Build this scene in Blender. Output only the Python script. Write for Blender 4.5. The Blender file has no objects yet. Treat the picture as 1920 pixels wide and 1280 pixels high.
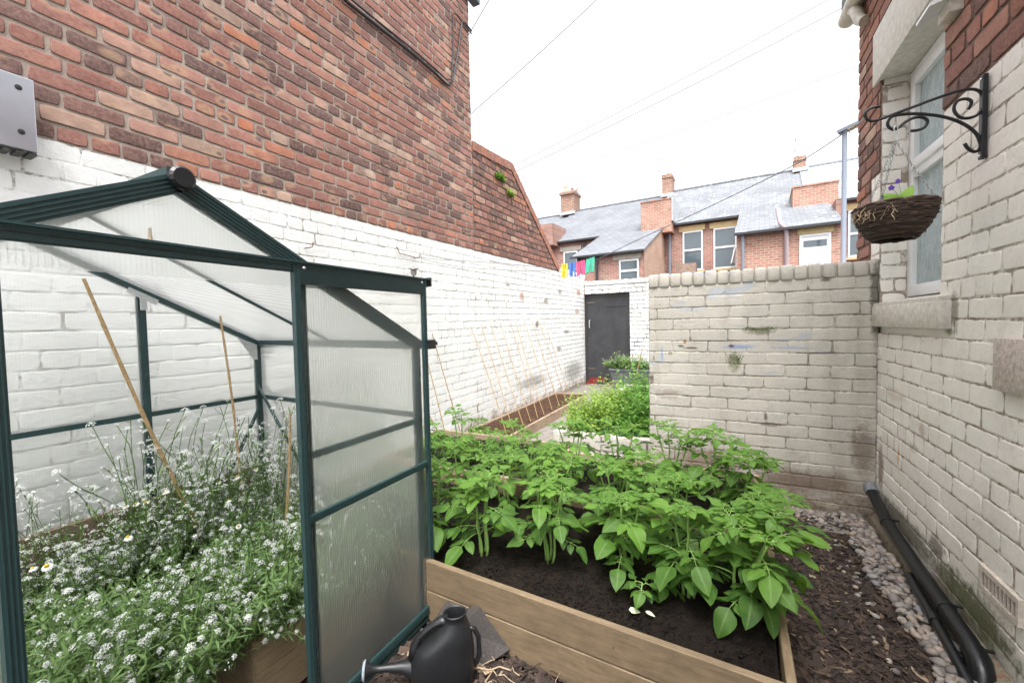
import bpy, bmesh, math, random
from mathutils import Vector, Matrix, noise
random.seed(7)
R_=random.random; U_=random.uniform
SC=bpy.context.scene
# ------------------------------------------------------------------ camera
F_=780.0; ROLL=math.radians(1.26); PITCH=math.atan(31.3/780); YAW=math.radians(27.0); H=1.36
cam=bpy.data.cameras.new('camera'); camo=bpy.data.objects.new('camera',cam); SC.collection.objects.link(camo); SC.camera=camo
cam.sensor_width=36; cam.lens=F_/1920*36; cam.clip_start=.05; cam.clip_end=600
fw=Vector((-math.sin(YAW)*math.cos(PITCH),math.cos(YAW)*math.cos(PITCH),-math.sin(PITCH)))
r0=Vector((math.cos(YAW),math.sin(YAW),0)); u0=r0.cross(fw)
rr=math.cos(ROLL)*r0-math.sin(ROLL)*u0; uu=math.sin(ROLL)*r0+math.cos(ROLL)*u0
m=Matrix((rr,uu,-fw)).transposed().to_4x4(); m.translation=Vector((0,0,H)); camo.matrix_world=m
# ------------------------------------------------------------------ sky, sun, exposure
SUN_EL=math.radians(66); SUN_ROT=math.radians(158)
w=bpy.data.worlds.new('World'); SC.world=w; w.use_nodes=True
nt=w.node_tree; nt.nodes.clear()
o=nt.nodes.new('ShaderNodeOutputWorld'); bg=nt.nodes.new('ShaderNodeBackground'); sk=nt.nodes.new('ShaderNodeTexSky')
sk.sky_type='NISHITA'; sk.sun_disc=False; sk.sun_elevation=SUN_EL; sk.sun_rotation=SUN_ROT; sk.dust_density=5; sk.air_density=1.0
hs=nt.nodes.new('ShaderNodeHueSaturation'); hs.inputs['Saturation'].default_value=.10
nt.links.new(sk.outputs[0],hs.inputs['Color']); nt.links.new(hs.outputs[0],bg.inputs[0]); nt.links.new(bg.outputs[0],o.inputs[0])
bg.inputs[1].default_value=.15
sd=bpy.data.lights.new('sun','SUN'); sd.energy=.9; sd.angle=math.radians(30); sd.color=(1,.97,.92)
so=bpy.data.objects.new('sun',sd); SC.collection.objects.link(so)
sdir=Vector((math.sin(SUN_ROT)*math.cos(SUN_EL),math.cos(SUN_ROT)*math.cos(SUN_EL),math.sin(SUN_EL)))
so.rotation_euler=sdir.to_track_quat('Z','Y').to_euler(); so.location=(0,0,20)
vs=SC.view_settings; vs.view_transform='Standard'; vs.look='None'; vs.gamma=1; vs.exposure=1.72
try: vs.use_curve_mapping=False
except: pass
# ------------------------------------------------------------------ material helpers
class N:
    def __init__(s,name):
        s.m=bpy.data.materials.new(name); s.m.use_nodes=True; s.t=s.m.node_tree
        s.b=s.t.nodes['Principled BSDF']; s.o=s.t.nodes['Material Output']
        s.co=None
    def n(s,ty,**k):
        x=s.t.nodes.new('ShaderNode'+ty)
        for a,b in k.items(): setattr(x,a,b)
        return x
    def l(s,a,b): s.t.links.new(a,b)
    def pos(s):
        if not s.co: s.co=s.n('NewGeometry') if getattr(s,'wp',0) else s.n('TexCoord')
        return s.co.outputs['Position' if getattr(s,'wp',0) else 'Object']
    def mapping(s,vec,scale=(1,1,1),rot=(0,0,0),loc=(0,0,0)):
        x=s.n('Mapping'); x.inputs['Scale'].default_value=scale; x.inputs['Rotation'].default_value=rot; x.inputs['Location'].default_value=loc
        s.l(vec,x.inputs[0]); return x.outputs[0]
    def noise(s,scale,detail=4,rough=.55,vec=None,dist=0):
        x=s.n('TexNoise'); x.inputs['Scale'].default_value=scale; x.inputs['Detail'].default_value=detail
        x.inputs['Roughness'].default_value=rough; x.inputs['Distortion'].default_value=dist
        s.l(vec if vec is not None else s.pos(),x.inputs['Vector']); return x.outputs['Fac']
    def vor(s,scale,vec=None,out='Distance',feat='F1'):
        x=s.n('TexVoronoi'); x.feature=feat; x.inputs['Scale'].default_value=scale
        s.l(vec if vec is not None else s.pos(),x.inputs['Vector']); return x.outputs[out]
    def ramp(s,fac,stops,interp='LINEAR'):
        x=s.n('ValToRGB'); cr=x.color_ramp; cr.interpolation=interp
        while len(cr.elements)<len(stops): cr.elements.new(.5)
        for e,(p,c) in zip(cr.elements,stops):
            e.position=p; e.color=(c,c,c,1) if isinstance(c,(int,float)) else (*c,1)
        s.l(fac,x.inputs[0]); return x.outputs[0]
    def mix(s,fac,a,b,mode='MIX'):
        x=s.n('Mix'); x.data_type='RGBA'; x.blend_type=mode
        for i,v in ((0,fac),(6,a),(7,b)):
            if isinstance(v,(int,float)): x.inputs[i].default_value=v if i==0 else (v,v,v,1)
            elif isinstance(v,tuple): x.inputs[i].default_value=(*v,1)
            else: s.l(v,x.inputs[i])
        return x.outputs[2]
    def math(s,op,a,b=None,clamp=False):
        x=s.n('Math',operation=op,use_clamp=clamp)
        for i,v in ((0,a),(1,b)):
            if v is None: continue
            if isinstance(v,(int,float)): x.inputs[i].default_value=v
            else: s.l(v,x.inputs[i])
        return x.outputs[0]
    def attr(s,name): 
        x=s.n('Attribute'); x.attribute_name=name; return x
    def bump(s,h,strength=.3,dist=.01):
        x=s.n('Bump'); x.inputs['Strength'].default_value=strength; x.inputs['Distance'].default_value=dist
        s.l(h,x.inputs['Height']); s.l(x.outputs[0],s.b.inputs['Normal']); return x
    def col(s,c):
        if isinstance(c,tuple): s.b.inputs['Base Color'].default_value=(*c,1)
        else: s.l(c,s.b.inputs['Base Color'])
    def rough(s,v):
        if isinstance(v,(int,float)): s.b.inputs['Roughness'].default_value=v
        else: s.l(v,s.b.inputs['Roughness'])
def M_plain(name,c,r=.6,metal=0,var=.15,bump=.15,scale=40,spec=.5):
    k=N(name); f=k.noise(scale,5)
    k.col(k.mix(k.ramp(f,[(.3,0.),(.7,1.)]),tuple(x*(1-var) for x in c),tuple(min(1,x*(1+var)) for x in c)))
    k.rough(r); k.b.inputs['Metallic'].default_value=metal; k.b.inputs['Specular IOR Level'].default_value=spec
    if bump: k.bump(k.noise(scale*2,4),bump,.003)
    return k.m
def sep_z(k):
    x=k.n('SeparateXYZ'); k.l(k.pos(),x.inputs[0]); return x
# bare brick (real brick meshes carry rnd = per-brick random, edge = 1 at joint)
def M_brick(name,dark=0.,edge_dirt=(.36,.33,.29)):
    k=N(name); rnd=k.attr('rnd').outputs['Fac']; edge=k.attr('edge').outputs['Fac']
    base=k.ramp(rnd,[(0,(.075,.05,.05)),(.12,(.12,.085,.085)),(.20,(.20,.11,.10)),(.24,(.30,.12,.08)),(.32,(.33,.15,.12)),(.42,(.24,.115,.10)),(.55,(.37,.18,.15)),(.68,(.42,.22,.17)),(.74,(.52,.20,.10)),(.78,(.42,.22,.18)),(.88,(.50,.34,.27)),(.94,(.60,.49,.38)),(.97,(.12,.08,.08))])
    cx=k.n('CombineXYZ'); k.l(k.math('MULTIPLY',rnd,41.7),cx.inputs[0]); k.l(k.math('MULTIPLY',rnd,17.3),cx.inputs[2])
    va=k.n('VectorMath',operation='ADD'); k.l(k.pos(),va.inputs[0]); k.l(cx.outputs[0],va.inputs[1]); vec=va.outputs[0]
    n1=k.noise(9,3,.5,vec,.4); n2=k.noise(60,6,.65,vec); vd=k.mapping(vec,(1,.62,1)); n3=k.math('ADD',k.vor(11,vd),k.math('MULTIPLY',k.math('SUBTRACT',k.noise(30,3,.6,vec),.5),.16))
    c=k.mix(k.ramp(n1,[(.35,0.),(.65,1.)]),k.mix(.42,base,(.13,.075,.07)),base)
    c=k.mix(k.ramp(n2,[(.40,.0),(.75,.45)]),c,(.52,.38,.30))
    hsh=k.math('FRACT',k.math('MULTIPLY',rnd,97.31))
    gate=k.ramp(hsh,[(.30,0.),(.34,1.)])
    halo=k.math('MULTIPLY',k.ramp(n3,[(.20,1.),(.28,.8),(.38,0.)]),gate)
    c=k.mix(k.math('MULTIPLY',halo,.55),c,(.50,.37,.24))
    spot=k.math('MULTIPLY',k.ramp(n3,[(.13,1.),(.19,0.)]),gate)
    c=k.mix(k.math('MULTIPLY',spot,.85),c,(.115,.105,.125))
    c=k.mix(dark,c,(.10,.07,.06))
    pit=k.ramp(k.vor(130,vec),[(.06,1.),(.13,0.)])
    c=k.mix(k.math('MULTIPLY',pit,.35),c,(.06,.04,.035))
    mort=k.mix(k.ramp(k.noise(160,4),[(.3,0.),(.7,1.)]),edge_dirt,tuple(x*1.35 for x in edge_dirt))
    mort=k.mix(k.ramp(k.noise(3.1,4),[(.45,0.),(.65,.5)]),mort,(.13,.11,.10))
    en=k.math('ADD',edge,k.math('MULTIPLY',k.math('SUBTRACT',k.noise(90,4),.5),.9))
    c=k.mix(k.ramp(en,[(.62,0.),(.85,1.)]),c,mort)
    c=k.mix(k.math('MULTIPLY',k.ramp(edge,[(.35,0.),(.68,.75),(.80,.75),(.92,0.)]),k.ramp(k.noise(11,5,.7),[(.35,.25),(.6,1.)])),c,(.05,.035,.03))  # shadow line along brick edges, painted into the colour and broken up by noise
    c=k.mix(k.ramp(k.noise(.9,4,.6),[(.35,.0),(.65,.30)]),c,(.20,.12,.10)); c=k.mix(1.,c,(1.02,.93,.92),'MULTIPLY')
    k.col(c); k.rough(.9); k.b.inputs['Specular IOR Level'].default_value=.25
    hgt=k.math('ADD',k.math('MULTIPLY',k.noise(120,6,.7),.6),k.math('MULTIPLY',k.noise(28,4),1.))
    k.bump(hgt,.55,.006); return k.m
# painted brick
def M_paint(name,paint,paint2,dirt=(.16,.13,.10),joint=.5,patch=.70,base_z=None,streak=.0,moss=False,blue=False,ygrad=False,flake=.5,blobs=()):
    k=N(name); k.wp=1; edge=k.attr('edge').outputs['Fac']; rnd=k.attr('rnd').outputs['Fac']
    n=k.noise(2.2,5,.6)
    c=k.mix(k.ramp(n,[(.38,0.),(.62,1.)]),paint,paint2)
    c=k.mix(k.math('MULTIPLY',rnd,.13),c,tuple(x*.6 for x in paint2))
    c=k.mix(k.ramp(k.noise(35,6,.7),[(.5,0.),(.8,.22)]),c,tuple(x*.55 for x in paint2))
    if streak:
        sv=k.mapping(k.pos(),(9,9,.9)); c=k.mix(k.math('MULTIPLY',k.ramp(k.noise(1,5,.6,sv),[(.52,0.),(.75,1.)]),streak),c,(.30,.26,.20))
    jb=k.math('ADD',k.noise(4.5,7,.75),k.math('MULTIPLY',k.math('SUBTRACT',k.noise(38,4,.7),.5),.55))
    if ygrad: jb=k.math('ADD',jb,k.math('MULTIPLY',k.ramp(k.math('DIVIDE',sep_z(k).outputs[1],9.),[(.33,0.),(.75,1.)]),.14))
    jn=k.math('MULTIPLY',k.ramp(edge,[(.68,0.),(.92,1.)]),k.ramp(jb,[(.56-.2*joint,0.),(.68-.14*joint,1.)]))
    c=k.mix(k.math('MULTIPLY',jn,.92),c,dirt)
    fl=k.ramp(k.noise(9,9,.78),[(.50,0.),(.515,1.),(.60,1.),(.62,.3)]); c=k.mix(k.math('MULTIPLY',k.ramp(k.noise(13,8,.8),[(.60,0.),(.64,1.)]),.35*flake),c,tuple(x*.62 for x in paint2))
    grime=k.ramp(k.noise(2.6,8,.8),[(.55,0.),(.75,1.)]); c=k.mix(k.math('MULTIPLY',grime,.55*flake),c,tuple(x*.55 for x in paint2))
    # worn-off patches showing brick
    pn=k.noise(7.5,6,.7); pm=k.ramp(pn,[(patch,0.),(patch+.018,1.)])
    pc=k.mix(k.ramp(k.noise(50,3),[(.4,0.),(.6,1.)]),(.30,.13,.08),(.17,.13,.10))
    c=k.mix(pm,c,pc)
    # black pits
    pv=k.ramp(k.vor(11),[(.035,1.),(.06,0.)]); pg=k.ramp(k.noise(1.7,3),[(.5,0.),(.58,1.)])
    c=k.mix(k.math('MULTIPLY',k.math('MULTIPLY',pv,pg),.8),c,(.07,.05,.04))
    if base_z is not None:
        z=sep_z(k).outputs[2]
        f=k.math('SUBTRACT',1.,k.math('DIVIDE',k.math('SUBTRACT',z,base_z[0]),base_z[1]),True)
        g=k.math('ADD',f,k.math('MULTIPLY',k.math('SUBTRACT',k.noise(6,7,.75),.5),1.5))
        c=k.mix(k.ramp(g,[(.50,0.),(.66,.38),(.80,.75),(1.0,.95)]),c,k.mix(k.ramp(k.noise(22,5,.7),[(.4,0.),(.62,1.)]),(.15,.10,.065),(.34,.29,.23)))
        if moss:
            mg=k.math('MULTIPLY',k.ramp(g,[(.85,0.),(1.05,1.)]),k.ramp(k.noise(30,5),[(.52,0.),(.6,1.)]))
            c=k.mix(k.math('MULTIPLY',mg,.7),c,(.09,.11,.04))
    if blue:
        bm=k.ramp(k.noise(3.3,2,.4,k.mapping(k.pos(),(1.1,1,3.2))),[(.66,0.),(.72,.38)])
        c=k.mix(bm,c,(.28,.36,.52))
    for (ctr,rad,colr,st) in blobs:   # stains, each with a place and shape of its own
        v=k.mapping(k.pos(),tuple(1/r for r in rad),loc=tuple(-a/r for a,r in zip(ctr,rad))); ln=k.n('VectorMath',operation='LENGTH'); k.l(v,ln.inputs[0])
        f=k.math('ADD',ln.outputs['Value'],k.math('MULTIPLY',k.math('SUBTRACT',k.noise(24,7,.75),.5),1.9)); c=k.mix(k.math('MULTIPLY',k.ramp(f,[(.45,1.),(.95,0.)]),st),c,colr)
    k.col(c); k.rough(.72); k.b.inputs['Specular IOR Level'].default_value=.3
    hgt=k.math('ADD',k.math('MULTIPLY',k.noise(26,6,.6),1.),k.math('MULTIPLY',k.noise(150,5,.7),.35))
    hgt=k.math('SUBTRACT',hgt,k.math('MULTIPLY',pm,.5)); hgt=k.math('ADD',hgt,k.math('MULTIPLY',fl,.45*flake+.05)); hgt=k.math('ADD',hgt,k.math('MULTIPLY',k.noise(60,7,.75),.5*flake))
    k.bump(hgt,.45,.008); return k.m
ROT4=math.radians(4)
def M_farbrick(name,c1,c2,c3,axis='x',mortar=(.42,.36,.31),patch=.25):
    k=N(name); mv=k.mapping(k.pos(),rot=(0,0,ROT4)); sx=k.n('SeparateXYZ'); k.l(mv,sx.inputs[0])
    cx=k.n('CombineXYZ'); k.l(sx.outputs[0 if axis=='x' else 1],cx.inputs[0]); k.l(sx.outputs[2],cx.inputs[1])
    b=k.n('TexBrick'); k.l(cx.outputs[0],b.inputs['Vector']); b.inputs['Scale'].default_value=1; b.inputs['Brick Width'].default_value=.24; b.inputs['Row Height'].default_value=.086
    b.inputs['Mortar Size'].default_value=.009; b.inputs['Mortar Smooth'].default_value=.3; b.inputs['Bias'].default_value=-.1
    b.inputs['Color1'].default_value=(*c1,1); b.inputs['Color2'].default_value=(*c2,1); b.inputs['Mortar'].default_value=(*mortar,1)
    c=k.mix(k.ramp(k.noise(1.3,5),[(.45,0.),(.62,.7)]),b.outputs[0],c3,'MULTIPLY')
    c=k.mix(k.ramp(k.noise(2.6,6,.7),[(.55,0.),(.7,patch)]),c,(.50,.38,.30))
    k.col(c); k.rough(.9); k.bump(b.outputs['Fac'],-.4,.01); return k.m
def M_slate(name,a,b_,spots=0.,row=.22):
    k=N(name); mv=k.mapping(k.pos(),rot=(0,0,ROT4)); sx=k.n('SeparateXYZ'); k.l(mv,sx.inputs[0])
    cx=k.n('CombineXYZ'); k.l(sx.outputs[0],cx.inputs[0]); k.l(k.math('MULTIPLY',sx.outputs[2],1.85),cx.inputs[1])
    b=k.n('TexBrick'); k.l(cx.outputs[0],b.inputs['Vector']); b.inputs['Scale'].default_value=1; b.inputs['Brick Width'].default_value=.32; b.inputs['Row Height'].default_value=row
    b.inputs['Mortar Size'].default_value=.012; b.inputs['Mortar Smooth'].default_value=.6
    b.inputs['Color1'].default_value=(*a,1); b.inputs['Color2'].default_value=(*b_,1); b.inputs['Mortar'].default_value=(*[x*.45 for x in a],1)
    c=k.mix(k.ramp(k.noise(.9,5),[(.4,0.),(.65,.5)]),b.outputs[0],(.62,.62,.62),'MULTIPLY')
    if spots:
        v=k.ramp(k.vor(3.4,cx.outputs[0]),[(.18,1.),(.30,0.)]); g=k.ramp(k.noise(.7,3),[(.42,0.),(.55,1.)])
        c=k.mix(k.math('MULTIPLY',k.math('MULTIPLY',v,g),spots),c,(.42,.44,.46))
    dk=k.ramp(k.vor(2.3,cx.outputs[0]),[(.05,1.),(.09,0.)]); c=k.mix(k.math('MULTIPLY',dk,.7),c,(.03,.03,.03))
    k.col(c); k.rough(.75); k.bump(b.outputs['Fac'],-.5,.015); return k.m
def M_wood(name,a,b_,ax=(1.2,14,14),knots=True,r=.75):
    k=N(name); rn=k.attr('rnd').outputs['Fac']; cx=k.n('CombineXYZ'); k.l(k.math('MULTIPLY',rn,7.3),cx.inputs[0]); k.l(k.math('MULTIPLY',rn,3.1),cx.inputs[1]); va=k.n('VectorMath',operation='ADD'); k.l(k.pos(),va.inputs[0]); k.l(cx.outputs[0],va.inputs[1]); P0=va.outputs[0]; v=k.mapping(P0,ax); n=k.noise(2.2,8,.7,v,2.2)
    c=k.mix(k.ramp(n,[(.3,0.),(.7,1.)]),a,b_); c=k.mix(k.ramp(k.noise(7,4,.6,v),[(.5,0.),(.6,.35)]),c,tuple(x*.6 for x in a))
    c=k.mix(k.math('MULTIPLY',rn,.25),c,tuple(x*.6 for x in a)); c=k.mix(k.ramp(k.noise(3,7,.75),[(.48,0.),(.7,.55)]),c,tuple(x*.42 for x in a))
    if knots:
        kn=k.ramp(k.vor(1.,k.mapping(P0,(3.2,0,9.) if ax[0]<ax[1] else (0,3.2,9.))),[(.07,1.),(.13,0.)]); c=k.mix(k.math('MULTIPLY',kn,.75),c,(.09,.045,.02))
    k.col(c); k.rough(r); k.bump(n,.25,.004); return k.m
def M_leaf(name,a,b_,tr=.45,sc=25):
    k=N(name); rnd=k.attr('rnd').outputs['Fac']; vein=k.attr('edge').outputs['Fac']
    c=k.mix(rnd,a,b_); c=k.mix(k.ramp(k.noise(sc,4),[(.35,0.),(.7,.35)]),c,tuple(min(1,x*1.35) for x in b_))
    c=k.mix(k.ramp(k.noise(7,5,.7),[(.55,0.),(.75,.35)]),c,tuple(min(1,x*.55) for x in a)); c=k.mix(k.ramp(vein,[(.7,0.),(1.,.5)]),c,(.26,.38,.14))
    k.col(c); k.rough(.5); k.b.inputs['Specular IOR Level'].default_value=.35; k.bump(k.noise(75,5,.7),.55,.004)
    t=k.n('BsdfTranslucent'); k.l(k.mix(.38,c,(.32,.52,.03),'MIX'),t.inputs[0]); mx=k.n('MixShader'); mx.inputs[0].default_value=tr
    k.l(k.b.outputs[0],mx.inputs[1]); k.l(t.outputs[0],mx.inputs[2]); k.l(mx.outputs[0],k.o.inputs[0]); return k.m
def M_poly(name,rough=.25,clear=.3,trans=.15,tint=(.98,.99,.985),axis=1,freq=620.,bs=.5,ln=.3,gs=.6):
    # twin-wall polycarbonate with vertical flutes
    k=N(name); sx=k.n('SeparateXYZ'); k.l(k.pos(),sx.inputs[0])
    s=k.math('SINE',k.math('MULTIPLY',sx.outputs[axis],freq)); bp=k.n('Bump'); bp.inputs['Strength'].default_value=bs; bp.inputs['Distance'].default_value=.0012
    k.l(s,bp.inputs['Height'])
    rf=k.n('BsdfRefraction'); rf.inputs['Color'].default_value=(*tint,1); rf.inputs['Roughness'].default_value=rough; rf.inputs['IOR'].default_value=1.02; k.l(bp.outputs[0],rf.inputs['Normal'])
    tp=k.n('BsdfTransparent'); tp.inputs[0].default_value=(*tint,1); tl=k.n('BsdfTranslucent'); tl.inputs[0].default_value=(.85,.87,.86,1)
    gl=k.n('BsdfGlossy'); gl.inputs['Roughness'].default_value=.2; gl.inputs[0].default_value=(1,1,1,1); k.l(bp.outputs[0],gl.inputs['Normal'])
    line=k.math('ADD',k.ramp(s,[(.60,0.),(.98,ln)]),k.ramp(k.noise(2.2,5,.6),[(.45,0.),(.8,.12)]),True)
    df=k.n('BsdfDiffuse'); df.inputs[0].default_value=(.75,.77,.76,1)
    m1=k.n('MixShader'); m1.inputs[0].default_value=clear; k.l(rf.outputs[0],m1.inputs[1]); k.l(tp.outputs[0],m1.inputs[2])
    m2=k.n('MixShader'); m2.inputs[0].default_value=trans; k.l(m1.outputs[0],m2.inputs[1]); k.l(tl.outputs[0],m2.inputs[2])
    m3=k.n('MixShader'); k.l(line,m3.inputs[0]); k.l(m2.outputs[0],m3.inputs[1]); k.l(df.outputs[0],m3.inputs[2])
    fr=k.n('Fresnel'); fr.inputs[0].default_value=1.35
    m4=k.n('MixShader'); k.l(k.math('MULTIPLY',fr.outputs[0],gs),m4.inputs[0]); k.l(m3.outputs[0],m4.inputs[1]); k.l(gl.outputs[0],m4.inputs[2])
    k.l(m4.outputs[0],k.o.inputs[0]); return k.m
def M_glass(name,c=(.28,.36,.38),r=.12,frost=False):
    k=N(name); k.col(c); k.rough(r); k.b.inputs['Specular IOR Level'].default_value=.8
    if frost:
        v=k.mapping(k.pos(),(26,26,10)); n=k.noise(1,5,.6,v,1.5)
        k.col(k.mix(k.ramp(n,[(.35,0.),(.6,1.)]),(.26,.34,.36),(.38,.46,.48))); k.rough(.22); k.bump(n,.9,.01)
    else: k.bump(k.noise(3,2),.12,.02)
    return k.m
MT={}
MT['green']=M_plain('green_aluminium',(.020,.048,.050),.42,0,.12,.03,60)
MT['steelclip']=M_plain('galvanised_clip',(.55,.57,.58),.4,.6,.1,.05,80)
MT['blackp']=M_plain('black_plastic',(.012,.013,.015),.38,0,.2,.1,90)
MT['blackpipe']=M_plain('black_pipe_paint',(.008,.009,.011),.3,0,.4,.25,60)
MT['bamboo']=M_plain('bamboo',(.37,.25,.125),.55,0,.25,.1,70)
MT['upvc']=M_plain('white_upvc',(.78,.80,.82),.35,0,.03,.02,30)
MT['gatepaint']=None
MT['soil']=None
# ------------------------------------------------------------------ mesh builder
LOC={}
class MB:
    def __init__(s,T=None): s.v=[];s.f=[];s.mi=[];s.rnd=[];s.edge=[];s.T=T;s.cur=0;s.r=.5
    def V(s,p,e=0.,r=None):
        p=Vector(p); 
        if s.T: p=s.T(p)
        s.v.append(p); s.rnd.append(s.r if r is None else r); s.edge.append(e); return len(s.v)-1
    def Fc(s,ids,m=None): s.f.append(ids); s.mi.append(s.cur if m is None else m)
    def quad(s,a,b,c,d): s.Fc([s.V(a),s.V(b),s.V(c),s.V(d)])
    def poly(s,pts): s.Fc([s.V(p) for p in pts])
    def hexa(s,p):   # 8 pts: bottom 4 ccw, top 4 ccw
        i=[s.V(q) for q in p]
        for f in ((3,2,1,0),(4,5,6,7),(0,1,5,4),(1,2,6,5),(2,3,7,6),(3,0,4,7)): s.Fc([i[j] for j in f])
    def box(s,a,b,bev=0):
        x0,y0,z0=a;x1,y1,z1=b
        if bev<=0:
            s.hexa([(x0,y0,z0),(x1,y0,z0),(x1,y1,z0),(x0,y1,z0),(x0,y0,z1),(x1,y0,z1),(x1,y1,z1),(x0,y1,z1)]); return
        bm=bmesh.new(); bmesh.ops.create_cube(bm,size=1)
        for v in bm.verts: v.co=Vector(((x0+x1)/2+v.co.x*(x1-x0),(y0+y1)/2+v.co.y*(y1-y0),(z0+z1)/2+v.co.z*(z1-z0)))
        bmesh.ops.bevel(bm,geom=bm.edges[:],offset=bev,segments=2,affect='EDGES',profile=.5)
        s.addbm(bm)
    def addbm(s,bm,M=None):
        bm.verts.index_update(); base=len(s.v)
        for v in bm.verts: s.V((M@v.co) if M else v.co)
        for f in bm.faces: s.Fc([base+v.index for v in f.verts])
        bm.free()
    def obox(s,c,ax,ay,az):  # oriented box: centre and half axes
        c=Vector(c);ax=Vector(ax);ay=Vector(ay);az=Vector(az)
        s.hexa([c-ax-ay-az,c+ax-ay-az,c+ax+ay-az,c-ax+ay-az,c-ax-ay+az,c+ax-ay+az,c+ax+ay+az,c-ax+ay+az])
    def bar(s,a,b,w,h,up=(0,0,1)):
        a=Vector(a);b=Vector(b);d=(b-a); u=Vector(up); sd=d.cross(u).normalized(); u=sd.cross(d).normalized()
        s.obox((a+b)/2,d/2,sd*w/2,u*h/2)
    def tube(s,pts,r,n=8,cap=True,squash=1.):
        pts=[Vector(p) for p in pts]; rs=r if isinstance(r,(list,tuple)) else [r]*len(pts); prev=None; nrm=None
        for i,p in enumerate(pts):
            d=(pts[min(i+1,len(pts)-1)]-pts[max(i-1,0)])
            if d.length<1e-9: d=Vector((0,0,1))
            d.normalize()
            if nrm is None: nrm=d.orthogonal().normalized()
            nrm=(nrm-d*nrm.dot(d)); nrm=nrm.normalized() if nrm.length>1e-6 else d.orthogonal().normalized()
            bn=d.cross(nrm)
            ring=[s.V(p+(nrm*math.cos(t)+bn*math.sin(t)*squash)*rs[i]) for t in [2*math.pi*j/n for j in range(n)]]
            if prev: 
                for j in range(n): s.Fc([prev[j],prev[(j+1)%n],ring[(j+1)%n],ring[j]])
            elif cap: s.Fc(ring[::-1])
            prev=ring
        if cap: s.Fc(prev)
    def lathe(s,c,prof,n=24,axis=None,cap=True):  # prof: (r,z) list
        c=Vector(c); prev=None; Q=Matrix.Identity(3) if axis is None else Vector(axis).normalized().to_track_quat('Z','Y').to_matrix()
        for i,(r,z) in enumerate(prof):
            ring=[s.V(c+Q@Vector((r*math.cos(t),r*math.sin(t),z))) for t in [2*math.pi*j/n for j in range(n)]]
            if prev:
                for j in range(n): s.Fc([prev[j],prev[(j+1)%n],ring[(j+1)%n],ring[j]])
            elif cap: s.Fc(ring[::-1])
            prev=ring
        if cap: s.Fc(prev)
    def torus(s,c,R,r,axis,n=12,k=5,sx=1.):
        c=Vector(c);Q=Vector(axis).normalized().to_track_quat('Z','Y').to_matrix()
        s.loop([c+Q@Vector((R*sx*math.cos(2*math.pi*i/n),R*math.sin(2*math.pi*i/n),0)) for i in range(n)],r,k)
    def loop(s,pts,r,k=5):
        n=len(pts); rings=[]
        for i,p in enumerate(pts):
            d=(pts[(i+1)%n]-pts[i-1]).normalized(); a=d.orthogonal().normalized() if i==0 else (a-d*a.dot(d)).normalized(); b=d.cross(a)
            rings.append([s.V(p+(a*math.cos(t)+b*math.sin(t))*r) for t in [2*math.pi*j/k for j in range(k)]])
        for i in range(n):
            for j in range(k): s.Fc([rings[i][j],rings[i][(j+1)%k],rings[(i+1)%n][(j+1)%k],rings[(i+1)%n][j]])
    def merge(s,o,M,r=None):   # add transformed copy of another MB
        base=len(s.v)
        for p in o.v: s.v.append(M@p)
        s.rnd+= o.rnd if r is None else [r]*len(o.v); s.edge+=o.edge
        s.f+=[[base+i for i in f] for f in o.f]; s.mi+=o.mi
    def build(s,name,mats,parent=None,smooth=False,origin=None,angle=40):
        me=bpy.data.meshes.new(name); org=Vector(LOC[parent.name]) if parent else Vector(origin or (0,0,0))
        me.from_pydata([tuple(p-org) for p in s.v],[],s.f)
        if not isinstance(mats,(list,tuple)): mats=[mats]
        for x in mats: me.materials.append(x if not isinstance(x,str) else MT[x])
        me.polygons.foreach_set('material_index',s.mi)
        a=me.attributes.new('rnd','FLOAT','POINT'); a.data.foreach_set('value',s.rnd)
        a=me.attributes.new('edge','FLOAT','POINT'); a.data.foreach_set('value',s.edge)
        if smooth:
            me.polygons.foreach_set('use_smooth',[True]*len(me.polygons))
            if smooth!='all': 
                try: me.set_sharp_from_angle(angle=math.radians(angle))
                except: pass
        me.update(); ob=bpy.data.objects.new(name,me); SC.collection.objects.link(ob)
        if parent: ob.parent=parent; LOC[ob.name]=org
        else: ob.location=org; LOC[ob.name]=org
        return ob
def tag(o,label,cat,group=None,kind=None):
    if label: o['label']=label
    if cat: o['category']=cat
    if group: o['group']=group
    if kind: o['kind']=kind
    return o
def thing(name,label,cat,loc,group=None):
    o=bpy.data.objects.new(name,None); o.empty_display_size=.1; SC.collection.objects.link(o); o.location=loc; LOC[o.name]=Vector(loc)
    return tag(o,label,cat,group)
def structure(o): o['kind']='structure'; return o
def dup(root,loc,rotz=0,label=None,scale=None):
    r=root.copy(); SC.collection.objects.link(r); r.location=loc; r.rotation_euler=(0,0,rotz); LOC[r.name]=Vector(loc)
    if scale: r.scale=(scale,)*3
    if label: r['label']=label
    for ch in list(root.children):
        c=ch.copy(); SC.collection.objects.link(c); c.parent=r
        for g in ch.children:
            d=g.copy(); SC.collection.objects.link(d); d.parent=c
    return r
def nz(x,y,z=0.): return noise.noise(Vector((x,y,z)))
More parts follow.
